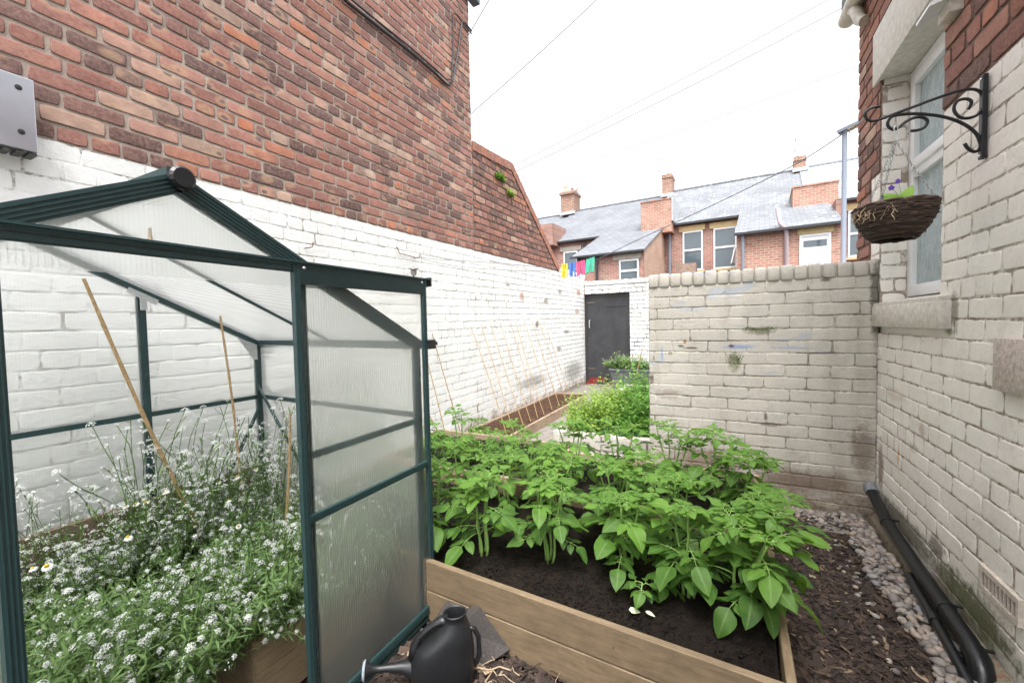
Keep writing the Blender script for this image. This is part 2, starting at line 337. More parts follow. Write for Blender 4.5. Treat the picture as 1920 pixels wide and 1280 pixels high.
# ------------------------------------------------------------------ bricks
def brick(B,P,u0,u1,v0,v1,proud=.006,worn=.0016,fine=True,mat=0,soft=False):
    if soft: proud*=U_(.25,1.25)
    rd=R_(); W=u1-u0;Hh=v1-v0; nu=max(2,int(W/(.03 if fine else .09))); nv=3 if fine else 2
    per=[]
    for i in range(nu): per.append((u0+W*i/nu,v0))
    for i in range(nv): per.append((u1,v0+Hh*i/nv))
    for i in range(nu): per.append((u1-W*i/nu,v1))
    for i in range(nv): per.append((u0,v1-Hh*i/nv))
    n=len(per); cu=(u0+u1)/2; cv=(v0+v1)/2
    dd=U_(-.0015,.0015)*(proud/.006); tu=U_(-.002,.002)*(proud/.006); tv=U_(-.002,.002)*(proud/.006)
    corners={0,nu,nu+nv,2*nu+nv}
    jit=[(abs(random.gauss(0,worn))+(.0028 if i in corners else 0)) for i in range(n)]
    rings=[]
    for off,d,e in (((0,-.0012,1.),(.0022,proud*.75,.7),(.0048,proud,.3),(.0085,proud+.0001,0.)) if soft else ((0,-.003,1.),(.0006,proud*.7,.8),(.0024,proud,.45),(.0065,proud+.0003,0.))):
        ring=[]
        for i,(u,v) in enumerate(per):
            q=off+jit[i]*(1 if off<.006 else .6)
            du=q if u<cu-W*.49 else (-q if u>cu+W*.49 else 0); dv=q if v<cv-Hh*.49 else (-q if v>cv+Hh*.49 else 0)
            uu_=u+du; vv_=v+dv; dep=d+(dd+tu*(uu_-cu)/W+tv*(vv_-cv)/Hh if d>0 else 0)
            ring.append(B.V(P(uu_,vv_,dep),e,rd))
        rings.append(ring)
    for a,b in zip(rings,rings[1:]):
        for i in range(n): B.Fc([a[i],a[(i+1)%n],b[(i+1)%n],b[i]],mat)
    B.Fc(rings[-1],mat)
def field(B,P,v_lo,v_hi,iv,course=.0860,L=.236,joint=.010,hk=4,proud=.006,fine=lambda u:True,seed=0,mortar=True,worn=.0016,soft=False):
    k0=int(round(v_lo/course)); k1=int(math.ceil(v_hi/course-1e-6))
    for k in range(k0,k1):
        v0=k*course; v1=min(v0+course,v_hi)
        if v1-v0<.02: continue
        hdr=(k%hk==hk-1); bl=L/2 if hdr else L; ph=(.06 if hdr else (k%2)*L/2)+((k*7919+seed)%13)*.003
        for a,b in iv((v0+v1)/2):
            if b-a<.02: continue
            if mortar:
                m=max(1,int((b-a)/.4)); 
                for i in range(m):
                    p=a+(b-a)*i/m;q=a+(b-a)*(i+1)/m
                    B.Fc([B.V(P(p,v0,0),1.,.3),B.V(P(q,v0,0),1.,.3),B.V(P(q,v1,0),1.,.3),B.V(P(p,v1,0),1.,.3)])
            u=math.floor((a-ph)/bl)*bl+ph
            while u<b:
                s0=max(a,u+joint/2+U_(-.003,.003)); s1=min(b,u+bl-joint/2+U_(-.003,.003))
                if u<a: s0=a+.001
                if u+bl>b: s1=b-.001
                if s1-s0>.03: brick(B,P,s0,s1,v0+joint/2+U_(-.001,.001),v1-joint/2+U_(-.001,.001),proud,worn,fine((s0+s1)/2),0,soft)
                u+=bl
# ------------------------------------------------------------------ materials for the place
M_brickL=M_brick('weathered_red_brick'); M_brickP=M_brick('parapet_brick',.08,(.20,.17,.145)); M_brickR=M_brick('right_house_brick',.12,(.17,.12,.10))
M_white=M_paint('white_painted_brick',(.84,.84,.83),(.79,.79,.78),joint=.35,patch=.72,base_z=(0,.5),dirt=(.24,.21,.17),ygrad=True,flake=.35,blobs=(((-2.69,5.65,1.78),(.3,.12,.09),(.40,.22,.15),.7),((-2.69,5.2,1.92),(.3,.09,.03),(.25,.21,.15),.8),((-2.69,6.2,1.36),(.3,.10,.08),(.15,.12,.09),.8),((-2.69,7.6,1.2),(.3,.22,.05),(.14,.12,.10),.7),((-2.69,7.2,.9),(.3,.15,.06),(.16,.13,.11),.7),((-2.69,8.4,2.0),(.3,.18,.10),(.42,.20,.13),.75),((-2.69,7.3,1.95),(.3,.14,.06),(.14,.12,.10),.7),((-2.69,8.3,1.6),(.3,.2,.08),(.35,.18,.12),.6),((-2.69,6.6,1.75),(.3,.12,.07),(.20,.15,.11),.7),((-2.69,6.0,.45),(.3,.7,.12),(.14,.13,.10),.55),((-2.69,8.0,.4),(.3,.7,.25),(.13,.12,.10),.6)))
M_whitefar=M_paint('flaking_white_painted_brick',(.80,.80,.78),(.74,.73,.71),joint=.85,patch=.66,base_z=(0,.7),dirt=(.12,.10,.08))
M_grey=M_paint('stone_grey_painted_brick',(.54,.51,.455),(.48,.455,.41),joint=.55,patch=.755,base_z=(.0,.66),moss=True,blue=True,streak=.42,dirt=(.13,.105,.08),flake=1.,blobs=(((.10,3.5,1.16),(.13,.3,.022),(.20,.28,.46),.8),((.42,3.5,1.155),(.16,.3,.012),(.22,.29,.44),.6),((-.44,3.5,1.10),(.014,.3,.09),(.22,.31,.50),.8),((-.27,3.5,1.2),(.018,.3,.022),(.30,.13,.03),.95),((.05,3.5,1.165),(.022,.3,.018),(.10,.05,.035),.95),((.30,3.5,.60),(.10,.3,.02),(.15,.12,.09),.75),((.27,3.5,.66),(.015,.3,.04),(.08,.06,.05),.8),((-.38,3.5,.78),(.12,.3,.05),(.25,.21,.17),.6),((.83,3.5,.48),(.09,.3,.22),(.16,.12,.085),.7),((.88,3.5,1.5),(.035,.3,.30),(.09,.08,.06),.8),((-.22,3.5,1.15),(.06,.3,.010),(.12,.08,.05),.9),((.07,3.5,1.04),(.05,.3,.09),(.14,.14,.06),.6),((.23,3.5,1.27),(.10,.3,.03),(.13,.13,.06),.7),((-.1,3.5,.30),(.35,.3,.10),(.20,.15,.11),.75),((.5,3.5,.22),(.35,.3,.10),(.17,.12,.09),.8),((-.30,3.5,1.165),(.03,.3,.012),(.08,.07,.05),.9),((.62,3.5,1.62),(.04,.3,.02),(.10,.08,.06),.8)))
M_cream=M_paint('cream_painted_brick',(.88,.85,.80),(.82,.79,.74),joint=.8,flake=.7,blobs=(((.9,3.30,.60),(.3,.012,.09),(.55,.28,.08),.8),((.9,3.12,.56),(.3,.014,.10),(.52,.25,.07),.85),((.9,2.81,.78),(.3,.05,.05),(.50,.42,.34),.8),((.9,3.42,.38),(.3,.07,.18),(.22,.17,.12),.8),((.9,2.50,1.38),(.3,.05,.10),(.20,.18,.14),.75),((.9,3.0,.19),(.3,.6,.09),(.12,.11,.08),.85),((.9,2.3,.17),(.3,.40,.11),(.10,.11,.05),.92),((.9,2.62,.27),(.3,.10,.06),(.14,.12,.10),.75),((.9,2.55,1.285),(.3,.10,.02),(.14,.15,.08),.7),((.9,3.2,.9),(.3,.25,.05),(.60,.55,.47),.6),((.9,2.9,.66),(.3,.10,.03),(.45,.40,.33),.6)),patch=.79,base_z=(-.02,.42),moss=True,streak=.12,dirt=(.26,.21,.16))
M_sill=M_plain('painted_sill_stone',(.58,.55,.50),.8,0,.2,.8,30)
M_body=M_plain('old_wall_core',(.40,.36,.32),.9,0,.2,.5,20)
def M_soil(name,a,b_,bs=1.):
    k=N(name); n=k.noise(18,8,.75); c=k.mix(k.ramp(n,[(.35,0.),(.65,1.)]),a,b_)
    c=k.mix(k.ramp(k.vor(70),[(.08,.8),(.14,0.)]),c,tuple(min(1,x*3.2) for x in b_)); k.col(c); k.rough(.95); k.b.inputs['Specular IOR Level'].default_value=.2
    k.bump(k.math('ADD',k.noise(60,8,.8),k.noise(190,5,.7)),bs,.02); return k.m
MT['soil']=M_soil('dark_compost',(.012,.009,.008),(.035,.024,.018)); MT['soil2']=M_soil('brown_soil',(.085,.045,.03),(.15,.085,.055))
MT['mulchbase']=M_soil('mulch_base',(.02,.014,.011),(.06,.040,.030))
MT['wood']=M_wood('treated_softwood',(.17,.12,.070),(.26,.19,.115)); MT['woody']=M_wood('treated_softwood_side',(.18,.125,.072),(.27,.20,.12),(14,1.2,14))
MT['woodp']=M_wood('pale_sawn_softwood',(.34,.24,.17),(.46,.34,.25),(14,1.2,14))
MT['concrete']=M_plain('worn_concrete',(.20,.18,.16),.9,0,.25,.6,14); MT['asphalt']=M_plain('asphalt',(.06,.06,.06),.9,0,.3,.6,40)
# ------------------------------------------------------------------ ground
def ground():
    B=MB(); n=40; S=90
    B.quad((-S,-S,-.02),(S,-S,-.02),(S,S,-.02),(-S,S,-.02)); g=B.build('ground','mulchbase'); structure(g)
    B=MB(); B.box((-2.72,3.2,-.018),(3.,9.3,.012)); p=B.build('path','concrete'); structure(p)
    B=MB(); B.box((-80,9.3,-.018),(80,80,.008)); p=B.build('road','asphalt'); structure(p)
ground()
# ------------------------------------------------------------------ left house
cl=lambda x,a,b: max(a,min(b,x))
PL=lambda u,v,d: (-2.70+d,u,v+.015*cl(u-2,0,5.3))
t=thing('brick_house','tall red brick house side with its lower half painted white, behind the greenhouse','house',(-2.7,1,0))
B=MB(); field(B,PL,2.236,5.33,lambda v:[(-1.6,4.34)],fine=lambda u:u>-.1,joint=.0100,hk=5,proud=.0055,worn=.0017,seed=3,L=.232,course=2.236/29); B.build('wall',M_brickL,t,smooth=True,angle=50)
B=MB(); field(B,PL,0,2.236,lambda v:[(-1.6,4.34)],fine=lambda u:u>1.0,joint=.002,hk=5,proud=.0022,worn=.0013,seed=5,soft=True,L=.245); B.build('painted_wall_base',M_white,t,smooth=True,angle=50)
B=MB(); B.box((-7.5,-1.6,0),(-2.712,4.335,5.3)); B.box((-7.5,-6,0),(-2.712,-1.6,5.3)); B.build('wall_core',M_body,t)
B=MB(); B.box((-7.7,-6.1,5.345),(-2.62,4.40,5.40)); B.poly([(-7.7,4.4,5.4),(-2.62,4.4,5.4),(-5.1,4.4,7.2)]); B.poly([(-7.7,-6,5.4),(-2.62,-6,5.4),(-5.1,-6,7.2)])
B.quad((-2.62,-6,5.4),(-2.62,4.4,5.4),(-5.1,4.4,7.2),(-5.1,-6,7.2)); B.quad((-7.7,-6,5.4),(-7.7,4.4,5.4),(-5.1,4.4,7.2),(-5.1,-6,7.2)); B.build('roof',M_plain('dark_slate',(.12,.13,.14),.7),t)
B=MB(); B.box((-2.70,4.25,5.20),(-2.60,4.46,5.34),.01); B.build('gutter',M_plain('gutter_grey',(.10,.12,.16),.5),t)
# lower yard wall that carries on to the gate
def prof(u): return 3.55+(u-4.34)*.065 if u<5.42 else (3.62-(u-5.42)*(1.29/1.86) if u<7.28 else 2.33)
def umax(v):
    if v<=2.33: return 7.28
    return min(7.28,5.42+(3.62-v)/1.29*1.86)
t=thing('yard_wall','old brick yard wall with a sloping brick-on-edge top, flaking white paint below, left of the gate','wall',(-2.7,6.5,0))
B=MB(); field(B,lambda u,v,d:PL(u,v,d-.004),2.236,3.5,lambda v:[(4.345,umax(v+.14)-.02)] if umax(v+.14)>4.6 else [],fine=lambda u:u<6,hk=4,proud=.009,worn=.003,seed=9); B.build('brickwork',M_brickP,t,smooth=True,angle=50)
B=MB(); field(B,PL,0,2.236,lambda v:[(4.341,8.8)],fine=lambda u:u<6.5,joint=.002,hk=5,proud=.0024,worn=.0015,seed=5,soft=True,L=.245); 
for k_ in range(18):
    u=7.3+k_*.088
    if u<8.8: B.r=R_(); B.box((-2.95,u,2.318),(-2.697,u+.080,2.405+U_(-.004,.004)),.006)
B.build('painted_brickwork',M_white,t,smooth=True,angle=50)
B=MB(); pts=[(4.341,0)]+[(u,prof(u)-.10+.015*cl(u-2,0,5.3)) for u in (4.341,5.42,7.28)]+[(7.29,2.30),(9.05,2.30),(9.05,0)]
i0=[B.V((-3.0,a,b)) for a,b in pts]; i1=[B.V((-2.71,a,b)) for a,b in pts]; B.Fc(i0); B.Fc(i1[::-1])
for i in range(len(pts)): j=(i+1)%len(pts); B.Fc([i0[i],i0[j],i1[j],i1[i]])
B.build('wall_core',M_body,t)
B=MB(); path=[(4.345,3.585),(5.42,3.67),(7.28,2.40)]
for (a0,z0),(a1,z1) in zip(path,path[1:]):
    L=math.hypot(a1-a0,z1-z0); n=int(L/.083); d=Vector((0,(a1-a0)/L,(z1-z0)/L)); up=Vector((0,-d.z,d.y))
    for i in range(n):
        c=Vector((-2.83,a0,z0))+d*(L*(i+.5)/n)-up*(.06+U_(-.003,.003)); B.r=.5+R_()*.3; B.obox(c,(.145+U_(-.003,.003),0,0),d*(L/n/2-.0045),up*.054)
    
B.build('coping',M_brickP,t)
# ------------------------------------------------------------------ right house
ZO=-.035
PR=lambda u,v,d:(.90-d,u,v+ZO)
def holes(v,lo=-1.2,hi=4.0):
    z=v+ZO
    if 1.295<z<1.455: c=(2.53,3.62)
    elif 1.455<=z<2.86: c=(2.64,3.50)
    elif 2.86<=z<3.20: c=(2.48,3.60)
    else: return [(lo,hi)]
    return [(lo,c[0]),(c[1],hi)]
def clipi(iv,a,b): return [(max(a,x),min(b,y)) for x,y in iv if min(b,y)-max(a,x)>.02]
t=thing('brick_house','house with cream painted brick below red brick and a white framed window at right','house',(.9,2,0))
B=MB(); field(B,PR,0,2.322,lambda v:clipi(holes(v),-1.2,3.68),fine=lambda u:u>.8,joint=.002,hk=9,proud=.0034,worn=.0022,seed=2,soft=True); B.build('painted_wall',M_cream,t,smooth=True,angle=50)
B=MB(); field(B,PR,2.322,3.7,lambda v:holes(v),fine=lambda u:u>.8,joint=.010,hk=6,proud=.007,worn=.0025,seed=2)
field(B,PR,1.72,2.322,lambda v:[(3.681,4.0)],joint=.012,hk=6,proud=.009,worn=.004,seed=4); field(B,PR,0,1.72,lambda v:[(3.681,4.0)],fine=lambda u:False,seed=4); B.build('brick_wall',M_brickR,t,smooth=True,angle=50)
B=MB(); field(B,lambda u,v,d:(u,3.494-d,v+ZO),1.462,2.86,lambda v:[(.90,1.034)],joint=.005,hk=3,proud=.003,worn=.002,soft=True,L=.236); B.build('window_reveal',M_cream,t,smooth=True,angle=50)
B=MB(); 
for a,b in (((.912,-1.2,0),(1.3,2.645,3.66)),((.912,3.495,0),(1.3,3.995,3.66)),((.912,2.645,0),(1.3,3.495,1.40)),((.925,2.645,2.87),(1.3,3.495,3.66))): B.box(a,b)
B.build('wall_core',M_cream,t)
B=MB(); B.box((.862,2.53,1.297),(1.10,3.494,1.425),.007); B.hexa([(.866,2.534,1.42),(.866,3.494,1.42),(1.10,3.494,1.42),(1.10,2.534,1.42),(.868,2.536,1.445),(.868,3.49,1.445),(1.06,3.49,1.478),(1.06,2.536,1.478)]); B.build('window_sill',M_sill,t,smooth=True)
B=MB(); B.box((.876,2.48,2.862),(1.2,3.60,3.20),.006); B.build('lintel',M_plain('painted_lintel',(.60,.58,.53),.75,0,.15,.6,30),t,smooth=True)
B=MB(); X0,X1=1.035,1.10
for a,b in (((X0,2.646,1.482),(X1,2.71,2.856)),((X0,3.43,1.482),(X1,3.494,2.856)),((X0,2.71,1.482),(X1,3.43,1.55)),((X0,2.71,2.79),(X1,3.43,2.856)),((X0,2.71,2.20),(X1,3.43,2.26))): B.box(a,b,.004)
fr=B.build('window','upvc',t,smooth=True)
B=MB(); X2=1.022
for a,b in (((X2,2.70,2.25),(X1-.01,2.755,2.80)),((X2,3.385,2.25),(X1-.01,3.44,2.80)),((X2,2.755,2.25),(X1-.01,3.385,2.305)),((X2,2.755,2.745),(X1-.01,3.385,2.80))): B.box(a,b,.004)
B.build('top_sash','upvc',fr,smooth=True)
B=MB(); B.box((1.060,2.70,1.545),(1.068,3.44,2.21)); B.box((1.050,2.75,2.30),(1.058,3.39,2.75)); B.build('pane',M_glass('frosted_glass',frost=True),fr)
B=MB(); B.box((.80,-1.2,3.67),(7,4.06,3.75)); B.quad((.80,-1.2,3.75),(.80,4.06,3.75),(3.8,4.06,5.6),(3.8,-1.2,5.6)); B.poly([(.9,4.0,3.75),(7,4.0,3.75),(3.8,4.0,5.6)]); B.build('roof',M_plain('dark_slate_right',(.12,.13,.14),.7),t)
B=MB(); B.box((1.301,-1.2,0),(7,3.99,3.66)); B.build('rear_wall',M_body,t)
B=MB(); B.tube([(.84,4.10,3.62),(.84,3.0,3.62),(.84,-1,3.62)],.055,12); B.tube([(.84,3.97,3.62),(.84,3.86,3.55),(.85,3.80,3.44),(.87,3.76,3.40)],.036,12); B.build('gutter',M_plain('beige_gutter',(.55,.52,.45),.5,0,.2,.2,20),t,smooth=True)
# small wall things on the right house
B=MB(); B.box((.872,1.94,1.085),(.91,2.14,1.275),.004); tag(B.build('stone_block',M_plain('rough_stone',(.48,.42,.38),.95,0,.25,1.,60),smooth=True,origin=(.9,2.0,1.1)),'rough tooled stone block let into the cream wall at the right edge','stone block')
t=thing('air_vent','painted slotted air brick low in the cream wall, above the black pipe','vent',(.9,2.1,.33))
B=MB(); 
for a,b in (((.885,1.985,.30),(.905,2.23,.318)),((.885,1.985,.375),(.905,2.23,.395)),((.885,1.985,.318),(.905,2.0,.375)),((.885,2.215,.318),(.905,2.23,.375))): B.box(a,b)
for i in range(9): y=2.0+.215*(i+.5)/9+.012; B.box((.887,y-.004,.318),(.905,y+.004,.375))
B.build('grille',M_plain('vent_paint',(.56,.50,.44),.8,0,.2,.5,50),t); B=MB(); B.box((.893,2.0,.318),(.899,2.215,.375)); B.build('opening',M_plain('vent_dark',(.05,.035,.03),.9),t)
t=thing('wall_canopy','white open-ended plastic hood fixed on the brick beside the window top','hood',(.87,2.5,2.68))
B=MB(); B.hexa([(.78,2.44,2.67),(.90,2.44,2.70),(.90,2.58,2.70),(.78,2.58,2.67),(.78,2.44,2.682),(.90,2.44,2.77),(.90,2.58,2.77),(.78,2.58,2.682)]); B.build('hood','upvc',t)
B=MB(); B.box((.845,2.46,2.635),(.90,2.56,2.698),.008); B.build('bracket',M_plain('cream_plastic',(.55,.52,.46),.6),t,smooth=True)
# ------------------------------------------------------------------ dividing wall
PM=lambda u,v,d:(u,3.5-d,v)
t=thing('dividing_wall','chest-high grey painted brick wall stained with moss, joining the right house','wall',(.2,3.6,0))
B=MB(); field(B,PM,0,1.634,lambda v:[(-.54,.895)],joint=.002,hk=99,proud=.0034,worn=.0018,seed=6,soft=True,L=.256); B.build('painted_brickwork',M_grey,t,smooth=True,angle=50)
B=MB(); x=-.542
while x<.88:
    wd=U_(.078,.09); B.r=R_(); h=U_(-.006,.005); B.box((x+.004,3.489+U_(-.003,.003),1.628),(min(.897,x+wd-.003),3.738,1.732+h),.011); x+=wd
B.build('coping',M_grey,t,smooth=True,angle=60)
B=MB(); B.box((-.538,3.513,0),(.899,3.725,1.712)); B.build('wall_core',M_grey,t)
# ------------------------------------------------------------------ gate wall and gate
PG=lambda u,v,d:(u,8.8-d,v)
t=thing('gate_wall','flaking white painted brick wall around the dark gate at the end of the yard','wall',(-1,8.9,0))
B=MB(); field(B,PG,0,2.16,lambda v:[(-1.735,1.6)] if v<2.0 else [(-2.69,1.6)],fine=lambda u:False,hk=4,proud=.008,worn=.003,seed=8)
x=-2.69
while x<1.6:
    wd=U_(.078,.09); B.r=R_(); B.box((x+.004,8.785,2.163),(x+wd-.003,9.03,2.25+U_(-.008,.006)),.006); x+=wd
B.build('painted_brickwork',M_whitefar,t,smooth=True,angle=50)
B=MB(); B.box((-1.73,8.812,0),(1.6,9.03,2.162)); B.box((-2.69,8.812,2.005),(-1.73,9.03,2.162)); B.build('wall_core',M_whitefar,t)
def M_gate():
    k=N('dark_gate_paint'); z=sep_z(k).outputs[2]; c=k.mix(k.ramp(k.noise(4,5),[(.4,0.),(.6,1.)]),(.028,.028,.032),(.042,.042,.046))
    c=k.mix(k.ramp(k.vor(9),[(.03,.8),(.05,0.)]),c,(.4,.38,.36))
    f=k.math('SUBTRACT',1.,k.math('DIVIDE',z,.22),True); g=k.math('MULTIPLY',f,k.ramp(k.noise(7,6,.7),[(.47,0.),(.53,1.)])); k.col(k.mix(k.ramp(g,[(.15,0.),(.25,1.)]),c,(.20,.02,.016))); k.rough(.55); k.bump(k.noise(60,4),.2,.004); return k.m
t=thing('gate','dark charcoal painted gate with red paint showing at its foot, in the end wall','gate',(-2.2,8.9,0))
g=M_gate(); B=MB(); B.box((-2.655,8.86,.025),(-1.775,8.90,1.915)); B.box((-2.25,8.852,1.70),(-1.80,8.861,1.76)); B.build('door_leaf',g,t)
B=MB(); B.box((-2.70,8.845,.0),(-2.658,8.93,1.995)); B.box((-1.772,8.845,.0),(-1.736,8.93,1.995)); B.box((-2.658,8.845,1.92),(-1.772,8.93,1.995)); B.build('door_frame',g,t)
B=MB(); B.tube([(-2.60,8.862,1.42),(-2.60,8.82,1.41),(-2.60,8.815,1.33),(-2.60,8.82,1.26),(-2.60,8.862,1.25)],.012,8); B.build('handle','steelclip',t,smooth=True)
for z in (1.79,.36): B=MB(); B.box((-2.66,8.852,z),(-2.50,8.861,z+.022)); B.build('hinge',M_plain('rusty_hinge',(.14,.11,.09),.7),t)
B=MB(); B.box((-2.66,8.70,.013),(-1.76,8.843,.03)); tag(B.build('door_sill','concrete',origin=(-2.2,8.8,.01)),'pale concrete step at the foot of the dark gate','step')
# ------------------------------------------------------------------ terrace across the lane (row frame turned 4 degrees; K scales the measured numbers)
K=1.36; ce=Vector((math.cos(ROT4),-math.sin(ROT4),0)); cn=Vector((math.sin(ROT4),math.cos(ROT4),0))
def RW(p):
    x,D,z=p; return ce*(x*K)+cn*(D*K)+Vector((0,0,max(0,1.36+(z-1.36)*K) if z>.4 else 0))
fb1=M_farbrick('terrace_brick',(.40,.20,.155),(.24,.13,.11),(.62,.58,.58)); fb1s=M_farbrick('terrace_side_brick',(.54,.36,.27),(.46,.29,.22),(.85,.8,.76),'y',(.5,.42,.35),.6)
fb2=M_farbrick('terrace_orange_brick',(.45,.23,.17),(.32,.16,.12),(.72,.66,.62),'x',(.52,.45,.38),.7); chb=M_farbrick('chimney_brick',(.36,.19,.13),(.22,.12,.09),(.7,.66,.62),'x',(.45,.38,.32),.6)
sl1=M_slate('grey_slate',(.19,.20,.22),(.155,.165,.185)); sl2=M_slate('spotted_slate',(.21,.22,.24),(.165,.175,.195),.7); sl3=M_slate('pale_slate',(.33,.36,.40),(.30,.33,.37),0,.16)
ston=M_plain('yellow_sandstone_lintel',(.55,.42,.22),.85,0,.15,.3,8); stong=M_plain('grey_lintel',(.40,.36,.31),.85,0,.15,.3,8)
lead=M_plain('lead_flashing',(.42,.44,.46),.6,0,.2,.2,10); gut=M_plain('black_gutter',(.03,.032,.038),.5); ppb=M_plain('blue_grey_downpipe',(.20,.23,.29),.5); ppk=M_plain('pinkish_soil_pipe',(.42,.34,.36),.6); glassf=M_glass('dark_window_glass',(.09,.12,.14),.06)
def W(): return MB(RW)
def house(label,x,mats): 
    return thing('terraced_house',label,'house',RW((x,15.5,0)))
def slab(B,x0,x1,D0,z0,D1,z1,th=.05):
    B.hexa([(x0,D0,z0-th),(x1,D0,z0-th),(x1,D1,z1-th),(x0,D1,z1-th),(x0,D0,z0),(x1,D0,z0),(x1,D1,z1),(x0,D1,z1)])
def shell(t,x0,x1,roofm,wallm,ez=4.74,rz=6.72):
    B=W(); B.box((x0,15.5,0),(x1,21.4,ez-.02)); B.build('wall',wallm,t)
    B=W(); slab(B,x0,x1,15.38,ez-.03,18.5,rz); slab(B,x0,x1,21.6,ez-.03,18.5,rz); B.poly([(x0,15.4,ez-.09),(x0,21.6,ez-.09),(x0,18.5,rz-.06)]); B.poly([(x1,15.4,ez-.09),(x1,21.6,ez-.09),(x1,18.5,rz-.06)])
    B.box((x0,18.44,rz-.02),(x1,18.56,rz+.035)); B.build('roof',roofm,t)
    B=W(); B.box((x0,15.30,ez-.10),(x1,15.40,ez-.035)); B.build('gutter',gut,t)
def win(t,x0,x1,z0,z1,D,split=.5,lin=None,sill=True,lint_over=.12,openn=False):
    f=.045; B=W(); 
    for a,b in (((x0,D-.02,z0),(x0+f,D+.05,z1)),((x1-f,D-.02,z0),(x1,D+.05,z1)),((x0+f,D-.02,z0),(x1-f,D+.05,z0+f)),((x0+f,D-.02,z1-f),(x1-f,D+.05,z1))): B.box(a,b)
    if split: zs=z0+(z1-z0)*split; B.box((x0+f,D-.022,zs-.03),(x1-f,D+.05,zs+.03))
    wv=B.build('window','upvc',t)
    B=W(); B.box((x0+f,D+.0,z0+f),(x1-f,D+.01,z1-f)); B.build('pane',glassf,wv)
    if openn: B=W(); B.hexa([(x1-.17,D-.16,z0+.12),(x1-.13,D-.18,z0+.12),(x1-.04,D-.02,z0+.14),(x1-.08,D-.02,z0+.14),(x1-.17+.10,D-.12,z0+.62),(x1-.13+.10,D-.14,z0+.62),(x1-.04,D-.02,z0+.64),(x1-.08,D-.02,z0+.64)]); B.build('opened_sash','upvc',wv)
    if lin: B=W(); B.box((x0-lint_over,D-.03,z1+.005),(x1+lint_over*.6,D+.02,z1+.19)); B.build('lintel',lin,t)
    if sill: B=W(); B.box((x0-.08,D-.06,z0-.08),(x1+.06,D+.02,z0-.005)); B.build('sill',lin or ston,t)
def chimney(t,x0,x1,z0,z1,D0,D1,pots,cap=.05):
    B=W(); B.box((x0,D0,z0),(x1,D1,z1-.14)); B.box((x0-cap*.6,D0-cap,z1-.14),(x1+cap*.6,D1+cap,z1-.07)); B.box((x0-cap*.3,D0-cap*.5,z1-.07),(x1+cap*.3,D1+cap*.5,z1)); c=B.build('chimney',chb,t)
    for px,pd,ph,pr,mt in pots:
        B=MB(); B.lathe(RW((px,pd,z1)),[(pr*K,0),(pr*K*.85,ph*K*.8),(pr*K,ph*K*.82),(pr*K,ph*K),(pr*K*.7,ph*K)],12); B.build('chimney_pot',mt,c,smooth=True)
    B=W(); B.box((x0-.05,D0-.06,z0-.03),(x1+.08,D0-.01,z0+.10)); B.build('flashing',lead,c)
def aerial(label,x,z0,z1,w_,D=18.5,off=0):
    t=thing('tv_aerial',label,'aerial',RW((x,D,z0))); B=W(); B.tube([(x,D,z0),(x+off,D,z1)],.022,6); B.build('mast',lead,t)
    for zz,l in ((z1-.02,w_),(z1-(z1-z0)*.45,w_*.8)):
        B=W(); B.tube([(x+off-.08,D,zz),(x+off+l,D-.1,zz-.04)],.012,5)
        for i in range(6): q=x+off+l*(i/5); B.tube([(q,D-.02-.1*i/5-.08,zz-.03*i/5),(q,D+.08-.1*i/5,zz-.03*i/5)],.007,4)
        B.build('antenna',lead,t)
cream_pot=M_plain('cream_chimney_pot',(.55,.47,.33),.7); red_pot=M_plain('red_chimney_pot',(.40,.13,.09),.7)
# far left sliver, left, middle, right houses
t=house('terraced house at the far left of the row, mostly behind the sloping yard wall',-9.5,0); shell(t,-12,-7.62,sl1,fb1,4.55,6.53)
B=W(); B.box((-7.65,14.9,4.45),(-7.0,16.2,5.28)); B.build('party_parapet',fb1,t)
t=house('terraced house with plain grey slate roof and a low offshoot, behind the coloured pegs',-5.4,0); shell(t,-7.62,-3.3,sl1,fb1,4.66,6.60)
win(t,-6.8,-6.21,3.0,4.21,15.48,.0,None,False); B=W(); B.box((-6.95,15.45,4.23),(-6.05,15.52,4.40)); B.build('lintel',stong,t)
chimney(t,-8.05,-7.42,6.42,7.46,18.1,18.9,[(-7.9,18.3,.30,.10,cream_pot),(-7.6,18.4,.20,.07,red_pot),(-7.5,18.7,.18,.07,red_pot)],.09)
B=W(); x0,x1=-5.05,-2.95; B.box((x0,12.5,0),(x1-.012,15.49,3.42)); B.build('offshoot_wall',fb1,t)
B=W(); B.poly([(x1,12.5,0),(x1,15.49,0),(x1,15.49,4.70),(x1,12.5,3.44)]); B.poly([(x1-.01,12.5,0),(x1-.01,15.49,0),(x1-.01,15.49,4.70),(x1-.01,12.5,3.44)]); B.poly([(x0,12.5,3.4),(x0,15.49,3.4),(x0,15.49,4.7)]); B.build('offshoot_gable',fb1s,t)
B=W(); slab(B,x0-.12,x1+.04,12.38,3.47,16.1,4.98); B.build('offshoot_roof',sl1,t); B=W(); B.box((x0-.15,12.30,3.40),(x1+.02,12.38,3.455)); B.build('offshoot_gutter',gut,t)
win(t,-3.68,-3.10,2.35,3.22,12.48,.62,None,False); B=W(); B.box((-3.86,12.46,3.235),(-3.03,12.52,3.40)); B.build('lintel',stong,t)
for x in (-4.95,-4.36): B=W(); B.tube([(x,12.42,3.42),(x,12.42,0)],.042,8); B.build('downpipe',gut,t,smooth=True)
B=W(); B.tube([(-5.9,15.42,4.6),(-5.9,15.42,2.5)],.04,8); B.build('downpipe',gut,t,smooth=True)
t=house('terraced house with white-spotted slate roof and two white windows under yellow stone lintels',-1,0); shell(t,-3.3,1.15,sl2,fb1)
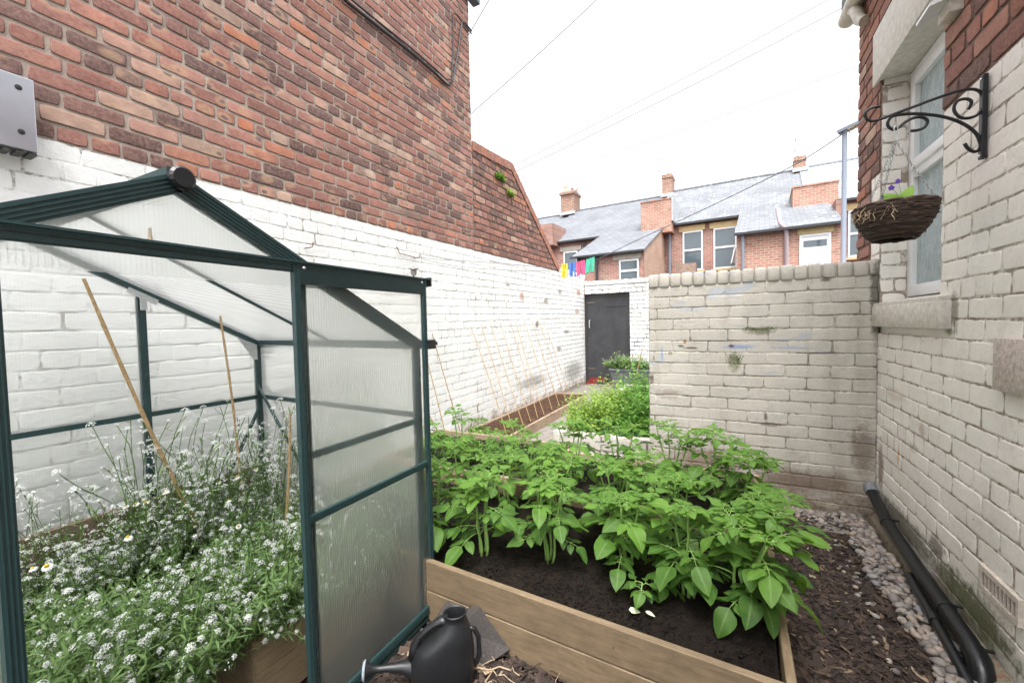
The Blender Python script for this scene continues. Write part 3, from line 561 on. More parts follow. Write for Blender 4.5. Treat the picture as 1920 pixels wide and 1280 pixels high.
B=W(); B.box((-3.64,15.0,4.4),(-2.62,16.4,5.49)); B.box((-3.66,14.98,5.49),(-2.60,16.42,5.53)); B.build('party_parapet',fb2,t); B=W(); B.box((-2.615,14.97,4.75),(-2.57,16.3,5.52)); B.build('cement_fillet',lead,t)
chimney(t,-3.54,-3.16,6.5,7.38,18.2,18.85,[(-3.35,18.5,.14,.06,lead)],.03)
win(t,-2.34,-1.71,3.08,4.41,15.48,.52,ston); win(t,-1.38,-.70,3.07,4.40,15.48,.52,ston,openn=True)
B=W(); B.tube([(-2.76,15.40,4.68),(-2.76,15.40,0)],.045,8); B.build('downpipe',ppb,t,smooth=True)
B=W(); x0,x1=-.57,1.62; B.box((x0,12.5,0),(x1,15.49,3.58)); B.poly([(x0+.01,12.5,3.5),(x0+.01,15.49,3.5),(x0+.01,15.49,4.85)]); B.poly([(x1-.01,12.5,3.5),(x1-.01,15.49,3.5),(x1-.01,15.49,4.85)]); B.build('offshoot_wall',fb2,t)
B=W(); slab(B,x0-.04,x1+.02,12.38,3.62,15.8,4.95,.04); B.build('offshoot_roof',sl2,t); B=W(); B.box((x0-.05,12.30,3.54),(x1+.02,12.38,3.60)); B.build('offshoot_gutter',gut,t)
B=W(); x0,x1,z1=.79,1.41,3.39
for a,b in (((x0,12.46,1.5),(x0+.05,12.52,z1)),((x1-.05,12.46,1.5),(x1,12.52,z1)),((x0+.05,12.46,z1-.05),(x1-.05,12.52,z1))): B.box(a,b)
B.box((x0+.05,12.48,1.5),(x1-.05,12.52,z1-.05))
for xa,xb in ((.90,1.07),(1.13,1.30)):
    for za,zb in ((2.70,2.93),(2.35,2.62)): B.box((xa,12.465,za),(xb,12.481,zb))
dr=B.build('door','upvc',t); B=W(); B.box((.87,12.47,3.09),(1.33,12.478,3.24)); B.build('pane',glassf,dr)
B=W(); B.box((.75,12.46,3.40),(1.46,12.52,3.56)); B.build('lintel',ston,t)
B=W(); B.tube([(.33,12.50,4.12),(.38,12.36,3.75),(.40,12.34,3.68),(.50,12.36,3.58),(.52,12.42,3.48),(.54,12.42,0)],.05,10); B.build('soil_pipe',ppk,t,smooth=True)
B=W(); B.tube([(-.42,12.42,3.54),(-.42,12.42,0)],.036,8); B.build('downpipe',ppb,t,smooth=True)
t=house('terraced house at the right end of the row with a pale smooth slate roof',3,0); shell(t,1.15,8,sl3,fb1,4.80,6.76)
B=W(); B.box((.78,15.0,4.4),(1.86,16.3,5.20)); B.box((.76,14.98,5.20),(1.88,16.32,5.25)); B.build('party_parapet',fb2,t)
B=W(); B.box((1.63,13.6,0),(1.8,15.49,4.4)); B.build('side_wall',fb1,t)
chimney(t,.98,1.33,6.6,7.10,18.2,18.75,[(1.1,18.4,.08,.06,lead)],.03); win(t,2.14,2.8,3.10,4.43,15.48,.5,ston)
aerial('thin television aerial with two arms beside the middle chimney',-3.66,7.0,8.17,.42,18.4,-.06); aerial('thin television aerial beside the rightmost chimney',.98,6.9,7.82,.45,18.4,.06); aerial('small television aerial just right of the left chimney with the cream pot',-7.35,7.4,7.78,.5,18.4)
# cardboard/brick block lying on top by the window
t=thing('planter_box','brown box on the back wall in front of the left terraced window','box',RW((-1.9,12.9,2.6)))
B=W(); B.box((-2.02,12.2,2.55),(-1.52,12.5,2.92)); B.build('box_body',M_plain('brown_board',(.26,.18,.14),.85,0,.3,.4,10),t); B=W(); B.box((-1.79,12.17,2.55),(-1.66,12.199,2.68)); B.build('label_plate',lead,t)
B=W(); B.box((-6,12.18,0),(1.7,12.24,2.56)); tag(B.build('back_wall',fb1,origin=RW((-2,12.2,0))),'low brick back yard wall across the lane, hidden below the near walls','wall')
# street lamp
t=thing('street_lamp','tall blue-grey street lamp post rising behind the dividing wall','street lamp',(2.84,13.95,0))
B=MB(); B.tube([(2.84,13.95,0),(2.84,13.95,1.2),(2.84,13.95,1.25),(2.84,13.95,6.2)],[.10,.10,.062,.055],14); B.build('pole',ppb,t,smooth=True)
B=MB(); a=Vector((2.84,13.95,6.27)); B.obox(a+Vector((.10,-.05,.02)),(.22,-.10,.05),(.055,.11,0),(-.01,0,.035)); hd=B.build('lamp_head',ppb,t); B=MB(); B.obox(a+Vector((.12,-.06,-.025)),(.12,-.055,.03),(.035,.07,0),(0,0,.004)); B.build('lens',M_plain('lamp_lens',(.6,.6,.58),.3),hd)
# ------------------------------------------------------------------ greenhouse
XF,XR,GY0,GY1,EZ,PZ,PY=-1.262,-2.45,-.35,1.51,1.275,1.742,.58
def roofz(y): return PZ-(PZ-EZ)*abs(y-PY)/(GY1-PY)
def ribbed(B,a,b,w,h,up,face,n=3):   # bar with n raised ribs on the 'face' side
    a=Vector(a);b=Vector(b); B.bar(a,b,w,h,up); d=(b-a).normalized(); f=Vector(face); s=d.cross(f).normalized()
    half=(h if abs(s.dot(Vector(up)))>.6 else w)/2; dep=(w if abs(f.dot(Vector(up)))<.6 else h)/2
    for i in range(n):
        o=(i+.5)/n*2-1; B.bar(a+s*half*o*.86+f*(dep+.001),b+s*half*o*.86+f*(dep+.001),.0028,.0028,up)
t=thing('greenhouse','green framed polycarbonate greenhouse with an apex roof against the white wall','greenhouse',((XF+XR)/2,PY,0))
gp=M_poly('greenhouse_polycarbonate',.32,.10,.30,bs=.03,ln=.26); gr=M_poly('roof_polycarbonate',.3,.2,.4,axis=1,tint=(.97,.98,.98)); gd=M_poly('door_polycarbonate',.36,.05,.08,tint=(.99,.99,.97),bs=.3,ln=.16,gs=.3)
gx=M_poly('side_polycarbonate',.28,.2,.22,axis=0,bs=.05)
def part(name,fn,mat='green',smooth=False,par=None): B=MB(); fn(B); return B.build(name,mat,par or t,smooth=smooth)
fx=(1,0,0); up=(0,0,1)
for y0,y1 in ((.243,.270),(.895,.925)): part('post',lambda B:ribbed(B,(XF+.012,(y0+y1)/2,.03),(XF+.012,(y0+y1)/2,1.55 if y0<.5 else 1.55),.034,y1-y0,(0,1,0),fx,3))
part('post',lambda B:ribbed(B,(XF,GY1-.012,.0),(XF,GY1-.012,EZ),.03,.028,(0,1,0),fx,2)); part('post',lambda B:B.bar((XF,GY0+.012,.0),(XF,GY0+.012,EZ),.03,.03,(0,1,0)))
for y in (GY0+.012,.26,.96,GY1-.012): part('rear_post',lambda B:B.bar((XR,y,.0),(XR,y,roofz(y)-.01),.026,.030,(0,1,0)))
for s in (-1,1):
    ye=PY+s*(GY1-PY); part('front_rafter',lambda B:ribbed(B,(XF+.004,ye,EZ+.0),(XF+.004,PY,PZ+.0),.032,.046,up,fx,4))
    part('rear_rafter',lambda B:B.bar((XR,ye,EZ+.01),(XR,PY,PZ+.01),.028,.034,up)); part('roof_bar',lambda B:B.bar(((XF+XR)/2,ye,EZ+.012),((XF+XR)/2,PY,PZ+.012),.008,.012,up))
    part('eave_beam',lambda B:B.bar((XF,ye,EZ),(XR,ye,EZ+.02),.03,.036,up))
    part('roof_panel',lambda B:B.quad((XF,ye,EZ+.018),(XR,ye,EZ+.018),(XR,PY,PZ+.018),(XF,PY,PZ+.018)),gr)
    part('girt',lambda B:B.bar((XF,ye,.95),(XR,ye,.97),.02,.022,up))
part('ridge_beam',lambda B:B.bar((XF+.02,PY,PZ+.018),(XR,PY,PZ+.018),.05,.03,up))
part('ridge_cap',lambda B:B.lathe((XF+.025,PY,PZ+.008),[(.0,-.0),(.026,.0),(.030,.006),(.030,.016),(.024,.022)],16,axis=(1,0,0)),'blackp')
def track(B):
    ribbed(B,(XF+.03,.10,1.562),(XF+.03,1.548,1.562),.03,.032,up,fx,1); B.bar((XF+.052,.10,1.576),(XF+.052,1.548,1.576),.010,.006,up); B.bar((XF+.04,.10,1.545),(XF+.04,1.548,1.545),.006,.006,up)
part('door_track',track); part('track_cap',lambda B:B.box((XF+.01,1.549,1.545),(XF+.056,1.560,1.585)),'blackp')
part('bottom_track',lambda B:ribbed(B,(XF+.02,-.3,.012),(XF+.02,1.56,.012),.045,.018,up,fx,1))
part('base_rail',lambda B:[B.bar((XR,GY0,.02),(XR,GY1,.02),.03,.04,up),B.bar((XF,GY1,.02),(XR,GY1,.02),.03,.04,up),B.bar((XF,GY0,.02),(XR,GY0,.02),.03,.04,up)])
part('girt',lambda B:B.bar((XR,GY0,.97),(XR,GY1,.97),.02,.022,up)); part('girt',lambda B:B.bar((XF,.925,.93),(XF,GY1-.02,.93),.02,.022,up)); part('girt',lambda B:ribbed(B,(XF+.01,GY0,.93),(XF+.01,.243,.93),.02,.024,up,fx,2))
part('brace',lambda B:B.bar((XR+.02,1.48,.90),(XR+.02,1.02,.06),.014,.014,up)); part('brace',lambda B:B.bar((XR+.02,1.485,1.03),(XF-.35,1.485,.06),.010,.012,up))
part('front_panel',lambda B:B.quad((XF,.925,.04),(XF,1.485,.04),(XF,1.485,EZ),(XF,.925,roofz(.925))),gp); part('front_panel',lambda B:B.quad((XF,GY0,.04),(XF,.243,.04),(XF,.243,1.55),(XF,GY0,EZ)),gp)
part('gable_panel',lambda B:B.poly([(XF,.10,roofz(.10)-.01),(XF,.10,1.50),(XF,1.06,1.50),(XF,PY,PZ-.01)]),gp)
part('rear_panel',lambda B:B.poly([(XR,GY0,.04),(XR,GY1,.04),(XR,GY1,EZ),(XR,PY,PZ),(XR,GY0,EZ)]),gp)
for y in (GY0,GY1): part('side_panel',lambda B:B.quad((XF,y,.04),(XR,y,.04),(XR,y,EZ),(XF,y,EZ)),gx)
part('gutter',lambda B:[B.bar((XF+.055,GY1+.03,EZ),(XR,GY1+.03,EZ),.045,.03,up)]); part('gutter_end',lambda B:[B.box((XF+.055,GY1+.005,EZ-.018),(XF+.066,GY1+.055,EZ+.024)),B.box((XF+.058,GY1+.055,EZ-.002),(XF+.066,GY1+.068,EZ+.014))],'blackp')
part('gusset_plate',lambda B:[B.bar((XR+.028,.905,roofz(.905)-.02),(XR+.028,1.015,roofz(1.015)-.02),.004,.026,up),B.bar((XR+.03,.96,roofz(.96)-.01),(XR+.03,.96,roofz(.96)-.085),.004,.026,(0,1,0))],'steelclip')
part('gusset_plate',lambda B:B.hexa([(XR+.02,1.38,roofz(1.38)-.02),(XR+.02,1.485,roofz(1.485)-.01),(XR+.02,1.485,1.19),(XR+.02,1.465,1.19),(XR+.024,1.38,roofz(1.38)-.02),(XR+.024,1.485,roofz(1.485)-.01),(XR+.024,1.485,1.19),(XR+.024,1.465,1.19)]),'steelclip')
# sliding door, pushed to the right
DX=-1.222
part('door',lambda B:[ribbed(B,(DX,.881,.04),(DX,.881,1.572),.018,.022,(0,1,0),fx,1),ribbed(B,(DX,1.516,.04),(DX,1.516,1.572),.018,.022,(0,1,0),fx,1),
    ribbed(B,(DX,.892,1.539),(DX,1.505,1.539),.016,.066,up,fx,7),ribbed(B,(DX,.892,.731),(DX,1.505,.731),.016,.026,up,fx,4),ribbed(B,(DX,.892,.055),(DX,1.505,.055),.016,.034,up,fx,3)])
dor=[o for o in t.children if o.name.startswith('door') and 'track' not in o.name][0]
part('door_pane',lambda B:[B.quad((DX-.004,.892,.07),(DX-.004,1.505,.07),(DX-.004,1.505,.72),(DX-.004,.892,.72)),B.quad((DX-.004,.892,.742),(DX-.004,1.505,.742),(DX-.004,1.505,1.508),(DX-.004,.892,1.508))],gd,par=dor)
for y in (.905,1.495): part('bolt',lambda B:B.lathe((DX+.009,y,1.558),[(.006,0),(.006,.004),(.003,.007)],8,axis=(1,0,0)),'steelclip',par=dor)
# ------------------------------------------------------------------ soil and beds
def soilgrid(x0,x1,y0,y1,z,amp,step=.016,mat='soil',mounds=None,name='soil',seed=0,rot=0):
    B=MB(); nx=int((x1-x0)/step); ny=int((y1-y0)/step); ids=[]
    for j in range(ny+1):
        row=[]
        for i in range(nx+1):
            x=x0+(x1-x0)*i/nx; y=y0+(y1-y0)*j/ny
            h=amp*(nz(x*6+seed,y*6)*.9+abs(nz(x*22,y*22,seed))*.6+nz(x*60,y*60,seed)*.35)
            if mounds: h+=mounds(x,y)
            row.append(B.V((x,y+rot*(x-x1),z+h)))
        ids.append(row)
    for j in range(ny):
        for i in range(nx): B.Fc([ids[j][i],ids[j][i+1],ids[j+1][i+1],ids[j+1][i]])
    return B,mat,name
def plankbox(t,pts,z0,z1,th=.028,mats=('wood','woody'),rows=1):
    # pts: corner polygon of inner side walls, each edge a plank set
    n=len(pts)
    for i in range(n):
        a=Vector((*pts[i],0)); b=Vector((*pts[(i+1)%n],0)); d=(b-a).normalized(); s=Vector((-d.y,d.x,0)); mt=mats[0] if abs(d.x)>abs(d.y) else mats[1]
        for r in range(rows):
            za=z0+(z1-z0)*r/rows+(.004 if r else 0); zb=z0+(z1-z0)*(r+1)/rows; B=MB(); B.r=R_(); ext=th if i%2==0 else 0
            c=(a+b)/2+s*(-th/2); L=(b-a).length/2+ext-(.001 if i%2 else 0); bm=bmesh.new(); bmesh.ops.create_cube(bm,size=2); Mx=Matrix((d*L,s*(th/2+(.0015 if r==0 else 0)),Vector((0,0,(zb-za)/2)))).transposed().to_4x4(); Mx.translation=c+Vector((0,0,(za+zb)/2))
            for v_ in bm.verts: v_.co=Mx@v_.co
            bmesh.ops.bevel(bm,geom=bm.edges[:],offset=.003,segments=1,affect='EDGES'); B.addbm(bm); B.build('plank',mt,t)
def clods(B,x0,x1,y0,y1,z,n,smax=.008,mounds=None,rot=0):
    for _ in range(n):
        x=U_(x0,x1);y=U_(y0,y1); s=abs(random.gauss(.0032,.0018))+.0012; s=min(s,smax); c=Vector((x,y+rot*(x-x1),z+(mounds(x,y) if mounds else 0)+.006*nz(x*6,y*6)+.004)); o=[Vector((U_(.6,1.2)*a,U_(.6,1.2)*b,U_(.5,1)*e))*s for a,b,e in ((1,0,0),(0,1,0),(-1,0,0),(0,-1,0),(0,0,1),(0,0,-1))]
        i=[B.V(c+q) for q in o]
        for a,b in ((0,1),(1,2),(2,3),(3,0)): B.Fc([i[a],i[b],i[4]]); B.Fc([i[b],i[a],i[5]])
# bed A front (slightly turned), B back-left, C back-right
A=[(-2.5,1.595),(.165,1.425),(.185,2.46),(-2.5,2.46)]
t=thing('raised_bed','large two-plank timber raised bed of potato plants in the foreground','raised bed',(-1.1,2.0,0)); plankbox(t,A,0,.28,rows=2)
mnd=lambda x,y: .022*math.cos((y-1.72)/.45*2*math.pi)+.012*nz(x*3,y*3,4)
B,m_,n_=soilgrid(-2.49,.16,1.475,2.45,.222,.022,.0135,mounds=mnd,rot=-.0638*.5,seed=3); clods(B,-1.6,.15,1.48,2.44,.226,9000,.012,mnd,-.0319); B.build('soil',m_,t,smooth='all')
Bb=[(-2.58,2.52),(-1.17,2.52),(-1.17,3.38),(-2.58,3.38)]
t=thing('raised_bed','timber raised bed of low seedlings behind the front potato bed, against the white wall','raised bed',(-1.8,2.9,0)); plankbox(t,Bb,0,.31,rows=2,mats=('woodp','woodp'))
B,m_,n_=soilgrid(-2.57,-1.18,2.53,3.37,.27,.02,.02,seed=5); clods(B,-2.55,-1.2,2.54,3.36,.272,2500); B.build('soil',m_,t,smooth='all')
Cc=[(-1.10,2.52),(.185,2.52),(.185,3.30),(-1.10,3.30)]
t=thing('raised_bed','timber raised bed of potatoes between the front bed and the grey dividing wall','raised bed',(-.4,2.9,0)); plankbox(t,Cc,0,.27,rows=2,mats=('woodp','woody'))
B,m_,n_=soilgrid(-1.09,.175,2.53,3.29,.235,.02,.02,seed=6); B.build('soil',m_,t,smooth='all')
Dd=[(-2.66,4.05),(-2.13,4.05),(-2.13,6.9),(-2.66,6.9)]
t=thing('raised_bed','long low timber bed of bare brown soil with canes leaning to the wall','raised bed',(-2.4,5.5,0)); plankbox(t,Dd,.012,.135,rows=1,mats=('woodp','woodp'))
B,m_,n_=soilgrid(-2.65,-2.14,4.06,6.89,.115,.02,.02,mat='soil2',seed=7); clods(B,-2.64,-2.15,4.08,6.88,.122,3500,.014); B.build('soil',m_,t,smooth='all')
t=thing('block_planter','white painted brick planter full of herbs beside the dividing wall','planter',(-1,4.9,0))
B=MB(); field(B,lambda u,v,d:(u,3.86-d,v*1.1),0,.26,lambda v:[(-1.53,.0)],course=.13,L=.42,hk=99,proud=.006,fine=lambda u:False,seed=3); B.box((-1.528,3.862,0),(.0,3.97,.286)); B.box((-1.53,3.97,0),(-1.42,7.2,.286)); B.box((-1.53,7.2,0),(0,7.3,.286)); B.build('block_wall',M_paint('planter_paint',(.56,.54,.49),(.50,.48,.43),joint=.8,patch=.68,dirt=(.18,.14,.11)),t,smooth=True)
B,m_,n_=soilgrid(-1.42,.0,3.97,7.2,.22,.02,.04,seed=8); B.build('soil',m_,t,smooth='all')
# greenhouse bed
t=thing('raised_bed','timber raised bed inside the greenhouse, overgrown with white alyssum','raised bed',(-1.9,.55,0))
B=MB(); B.box((-1.488,.842,0),(-1.46,1.44,.148)); B.build('plank','woody',t); B=MB(); B.box((-1.488,.842,.150),(-1.46,1.44,.262)); B.build('plank','woody',t)
B=MB(); B.box((-1.95,.842,0),(-1.489,.868,.262)); B.build('plank','wood',t); B=MB(); B.box((-1.98,-.3,0),(-1.952,.841,.262)); B.build('plank','woody',t)
B=MB(); B.box((-2.42,-.32,0),(-2.39,1.45,.58)); B.build('back_board',M_wood('dark_back_board',(.14,.10,.07),(.22,.16,.11),(14,1.2,14)),t)
B,m_,n_=soilgrid(-2.385,-1.952,-.3,1.43,.30,.03,.02,seed=9); B.build('soil',m_,t,smooth='all')
B,m_,n_=soilgrid(-1.95,-1.49,.87,1.43,.24,.03,.02,seed=10); B.build('soil',m_,t,smooth='all')
# ------------------------------------------------------------------ mulch, pebbles, kerb, pipes
def bark():
    var=[]
    for i in range(14):
        B=MB(); L=U_(.010,.034); Wd=L*U_(.14,.42); b=U_(-.3,.3)*L; T=U_(.0012,.0035)
        p=[(-L,-Wd,0),(0,-Wd*U_(.7,1.2),b*.3),(L,-Wd*U_(.3,.9),0),(L*U_(.7,1),Wd*U_(.4,.9),0),(0,Wd,b*.3),(-L,Wd*U_(.5,1),0)]
        lo=[B.V((x,y,z)) for x,y,z in p]; hi=[B.V((x,y,z+T)) for x,y,z in p]
        B.Fc([hi[0],hi[1],hi[4],hi[5]]); B.Fc([hi[1],hi[2],hi[3],hi[4]])
        for k in range(6): B.Fc([lo[k],lo[(k+1)%6],hi[(k+1)%6],hi[k]])
        var.append(B)
    for i in range(3):
        B=MB(); p=Vector((0,0,0)); pts=[p]; d=Vector((1,0,.05))
        for k in range(6): d=(d+Vector((U_(-.3,.3),U_(-.5,.5),U_(-.1,.1)))).normalized(); p=p+d*.014; p.z=max(0,p.z); pts.append(p.copy())
        B.tube(pts,.0013,4); var.append(B)
    return var
BV=bark()
def M_bark():
    k=N('bark_chips'); r=k.attr('rnd').outputs['Fac']; c=k.ramp(r,[(0,(.012,.008,.007)),(.35,(.028,.018,.014)),(.65,(.055,.034,.026)),(.85,(.095,.06,.042)),(.93,(.20,.14,.09)),(1,(.36,.28,.19))])
    c=k.mix(k.ramp(k.noise(90,4),[(.4,0.),(.7,.5)]),c,(.03,.02,.016)); k.col(c); k.rough(.85); k.bump(k.noise(200,3),.4,.002); return k.m
MT['bark']=M_bark()
B=MB()
def bgh(x,y): return .012*nz(x*4,y*4,2)+.008*nz(x*15,y*15)
def scatter(n,fx_,z0=0.,big=1.):
    for _ in range(n):
        x,y=fx_(); b=random.choice(BV[:-3]) if R_()<.9 else random.choice(BV[-3:])
        M=Matrix.Translation((x,y,z0+bgh(x,y)+U_(0,.012)))@Matrix.Rotation(U_(0,6.28),4,'Z')@Matrix.Rotation(random.gauss(0,.28),4,'X')@Matrix.Rotation(random.gauss(0,.22),4,'Y')@Matrix.Scale(U_(.6,1.25)*big,4)
        B.merge(b,M,min(1,max(0,random.gauss(.5,.24))))
def mulchgrid(x0,x1,y0,y1,st=.03):
    nx=int((x1-x0)/st); ny=int((y1-y0)/st); ids=[[B.V((x0+(x1-x0)*i/nx,y0+(y1-y0)*j/ny,bgh(x0+(x1-x0)*i/nx,y0+(y1-y0)*j/ny)+.004),r=.2) for i in range(nx+1)] for j in range(ny+1)]
    for j in range(ny):
        for i in range(nx): B.Fc([ids[j][i],ids[j][i+1],ids[j+1][i+1],ids[j+1][i]])
mulchgrid(-1.23,.84,.2,1.41); mulchgrid(.22,.84,1.41,3.48)
scatter(6200,lambda:(U_(.2,.74),U_(1.5,3.44))); scatter(4300,lambda:(U_(-1.2,.78),U_(.95,1.5)))
scatter(40,lambda:(U_(.64,.76),U_(1.8,3.4)),.035); tag(B.build('bark_mulch','bark'),'dark shredded bark mulch covering the ground around the beds','mulch',kind='stuff')
def M_peb():
    k=N('pebbles'); r=k.attr('rnd').outputs['Fac']; c=k.ramp(r,[(0,(.12,.105,.10)),(.2,(.19,.17,.16)),(.45,(.27,.245,.225)),(.6,(.26,.20,.175)),(.75,(.34,.27,.22)),(.88,(.37,.34,.30)),(1,(.18,.175,.195))])
    c=k.mix(k.ramp(k.noise(50,5),[(.4,0.),(.7,.4)]),c,(.14,.12,.10)); k.col(c); k.rough(.6); k.bump(k.noise(220,3),.15,.002); return k.m
B=MB(); PV=[]
for i in range(8):
    bm=bmesh.new(); bmesh.ops.create_icosphere(bm,subdivisions=2,radius=1)
    sx,sy,sz=U_(.85,1.1),U_(.66,.88),U_(.50,.68); 
    for v in bm.verts: q=1+.12*noise.noise(v.co*1.3+Vector((i*5,0,0))); v.co=Vector((v.co.x*sx*q,v.co.y*sy*q,v.co.z*sz*q))
    b=MB(); b.addbm(bm); PV.append(b)
def pebble(x,y,z,s): B.merge(random.choice(PV),Matrix.Translation((x,y,z))@Matrix.Rotation(U_(0,6.28),4,'Z')@Matrix.Rotation(random.gauss(0,.3),4,'X')@Matrix.Rotation(random.gauss(0,.3),4,'Y')@Matrix.Scale(s,4),R_())
for lay,(dens,zz) in enumerate(((1.0,.012),(1.0,.027))):
    y=1.75
    while y<3.47:
        w=.135+.022*math.sin(y*5)+.015*math.sin(y*17); x=.835-w
        while x<.822:
            if R_()<(.97 if lay==0 else .8): pebble(x+U_(-.008,.008),y+U_(-.008,.008),zz+.006+bgh(x,y)+U_(0,.008),U_(.016,.026))
            x+=.031
        y+=.029
for _ in range(210):
    x=U_(.30,.72); pebble(x,3.47-abs(random.gauss(0,.10))*(x*1.2),.016+U_(0,.012),U_(.010,.020))
for _ in range(30): pebble(.63-abs(random.gauss(0,.05)),U_(1.8,3.3),.014,U_(.010,.018))
tag(B.build('pebbles',M_peb(),smooth='all'),'strip of smooth grey and pinkish pebbles along the foot of the walls','pebbles',kind='stuff')
B=MB()
for i in range(30):
    y0=1.2+i*2.25/30; B.hexa([(.838+U_(-.006,.006),y0,0),(.893,y0,0),(.893,y0+.0745,0),(.838,y0+.0745,0),(.846+U_(-.006,.006),y0,.062+U_(-.006,.006)),(.893,y0,.09),(.893,y0+.0745,.09),(.846,y0+.0745,.062)])
km=M_paint('mossy_kerb',(.30,.26,.20),(.20,.18,.13),joint=.5,patch=.6,base_z=(.0,.11),moss=True); tag(B.build('kerb_strip',km,origin=(.86,2.3,0)),'rough mossy mortar kerb between the pebbles and the cream wall','kerb')
t=thing('drain_pipe','thick black drain pipe with clips sloping along the foot of the cream wall','pipe',(.85,2.7,.1))
pp=[(.845,3.42,.262),(.847,3.37,.235),(.848,3.096,.160),(.848,2.714,.125),(.845,2.427,.112),(.842,2.18,.10),(.84,2.10,.085)]
B=MB(); B.tube(pp,.031,18); B.tube([(.84,2.14,.092),(.838,2.09,.084),(.83,2.05,.06),(.82,2.03,.0),(.82,2.02,-.05)],.036,18); B.build('pipe_run','blackpipe',t,smooth=True)
B=MB(); B.tube([pp[0],pp[1]],.037,16); B.build('end_socket',M_plain('grey_socket',(.16,.17,.19),.5,0,.2,.1,60),t,smooth=True)
for i,q in ((2,.0),(4,.25),(5,.7)): 
    a=Vector(pp[i]);b=Vector(pp[i+1]); c=a+(b-a)*q; d=(b-a).normalized(); B=MB(); B.tube([c-d*.007,c+d*.007],.0345,18); B.obox(c+Vector((.036,0,.022)),(.014,0,0),d*.006,(0,0,.003)); B.build('pipe_clip','blackp',t,smooth=True)
t=thing('waste_pipe','thinner black pipe running beside and below the thick drain pipe','pipe',(.80,2.3,.05))
B=MB(); B.tube([(.812,2.66,.085),(.804,2.527,.078),(.796,2.296,.064),(.79,2.167,.055),(.785,2.06,.045),(.79,1.9,.0)],.019,14); B.build('pipe_run','blackpipe',t,smooth=True); B=MB(); B.tube([(.80,2.36,.068),(.7955,2.32,.0655)],.023,14); B.build('pipe_joint','blackp',t,smooth=True)
# ------------------------------------------------------------------ watering can
CS=.83; cc=Vector((-.912,1.262,0)); cd=Vector((-.80,-.60,0)).normalized(); cs=Vector((-cd.y,cd.x,0)); q_=lambda s,w,z: cc+(cd*s+cs*w*.92+Vector((0,0,z)))*CS
t=thing('watering_can','black plastic watering can with a grey rose beside the timber bed','watering can',cc)
B=MB(); prev=None; n=28
lay=[(.0,-.055,.175,.065,2.6),(.006,-.07,.19,.078,2.8),(.03,-.08,.203,.086,2.8),(.11,-.083,.207,.089,2.8),(.15,-.083,.200,.088,2.7),(.18,-.082,.188,.086,2.6),(.20,-.080,.172,.082,2.7),(.218,-.078,.140,.080,2.7),(.245,-.073,.105,.075,2.5),(.272,-.064,.076,.066,2.2),(.300,-.054,.054,.054,2.0),(.318,-.049,.049,.049,2.0),(.326,-.054,.054,.054,2.),(.333,-.054,.054,.054,2.),(.336,-.050,.050,.050,2.),(.328,-.045,.045,.045,2.),(.24,-.042,.042,.042,2.),(.10,-.06,.10,.06,2.)]
for z,a,b,hw,ex in lay:
    ring=[]
    for i in range(n):
        th=2*math.pi*i/n; c_,s_=math.cos(th),math.sin(th); sg=lambda v:(1 if v>0 else -1)*abs(v)**(2/ex)
        ring.append(B.V(q_((a+b)/2+(b-a)/2*sg(c_),hw*sg(s_),z)))
    if prev:
        for i in range(n): B.Fc([prev[i],prev[(i+1)%n],ring[(i+1)%n],ring[i]])
    else: B.Fc(ring[::-1])
    prev=ring
B.Fc(prev); B.build('body','blackp',t,smooth='all')
B=MB(); B.tube([q_(.188,0,.155),q_(.186,0,.20),q_(.165,0,.240),q_(.130,0,.268),q_(.095,0,.290),q_(.062,0,.303),q_(.035,0,.300)],[.022,.016,.0115,.011,.0115,.015,.020],12,squash=1.3); B.build('handle','blackp',t,smooth='all')
B=MB(); B.tube([q_(-.05,0,.255),q_(-.088,0,.24),q_(-.105,0,.20),q_(-.107,0,.12),q_(-.095,0,.08),q_(-.07,0,.07)],.0095,10); B.build('rear_grip','blackp',t,smooth='all')
B=MB(); B.tube([q_(.16,0,.095),q_(.205,0,.105),q_(.24,0,.113),q_(.30,0,.119),q_(.345,0,.121)],[.048,.034,.021,.014,.011],16); B.tube([q_(.335,0,.1205),q_(.365,0,.122),q_(.372,0,.122),q_(.40,0,.123)],[.0125,.0135,.018,.031],20); B.build('spout','blackp',t,smooth=True,angle=50)
B=MB(); ax=cd+Vector((0,0,.02)); B.lathe(q_(.40,0,.123),[(.033,-.002),(.035,.002),(.031,.007),(.012,.010),(.001,.011)],24,axis=ax); B.build('rose',M_plain('grey_rose',(.30,.33,.38),.45,0,.1,.1,90),t,smooth=True)
# slabs
sl=M_plain('dark_paving_slab',(.05,.044,.042),.9,0,.3,.6,120)
def slabm(p,th,label):
    p=[Vector(v) for v in p]; nn=(p[1]-p[0]).cross(p[2]-p[0]).normalized(); 
    if nn.y>0: nn=-nn
    B=MB(); bm=bmesh.new(); lo=[bm.verts.new(v-nn*th) for v in p]; hi=[bm.verts.new(v) for v in p]; bm.faces.new(lo[::-1]); bm.faces.new(hi)
    for i in range(len(p)): j=(i+1)%len(p); bm.faces.new([lo[i],lo[j],hi[j],hi[i]])
    bmesh.ops.bevel(bm,geom=bm.edges[:],offset=.004,segments=1,affect='EDGES'); bmesh.ops.recalc_face_normals(bm,faces=bm.faces[:]); B.addbm(bm); tag(B.build('paving_slab',sl,origin=p[0]),label,'slab')
slabm([(-.855,1.345,.005),(-.772,1.462,.035),(-.78,1.468,.06),(-.925,1.468,.165),(-.972,1.462,.150),(-1.01,1.40,.09)],.035,'dark broken paving slab leaning on the bed just right of the watering can')
slabm([(-.99,1.30,.005),(-.955,1.40,.03),(-1.04,1.50,.15),(-1.10,1.50,.15),(-1.14,1.36,.05),(-1.08,1.28,.005)],.03,'dark slab piece between the watering can and the greenhouse door')
B=MB(); tw=M_plain('dry_root',(.36,.27,.18),.8,0,.25,.4,60)
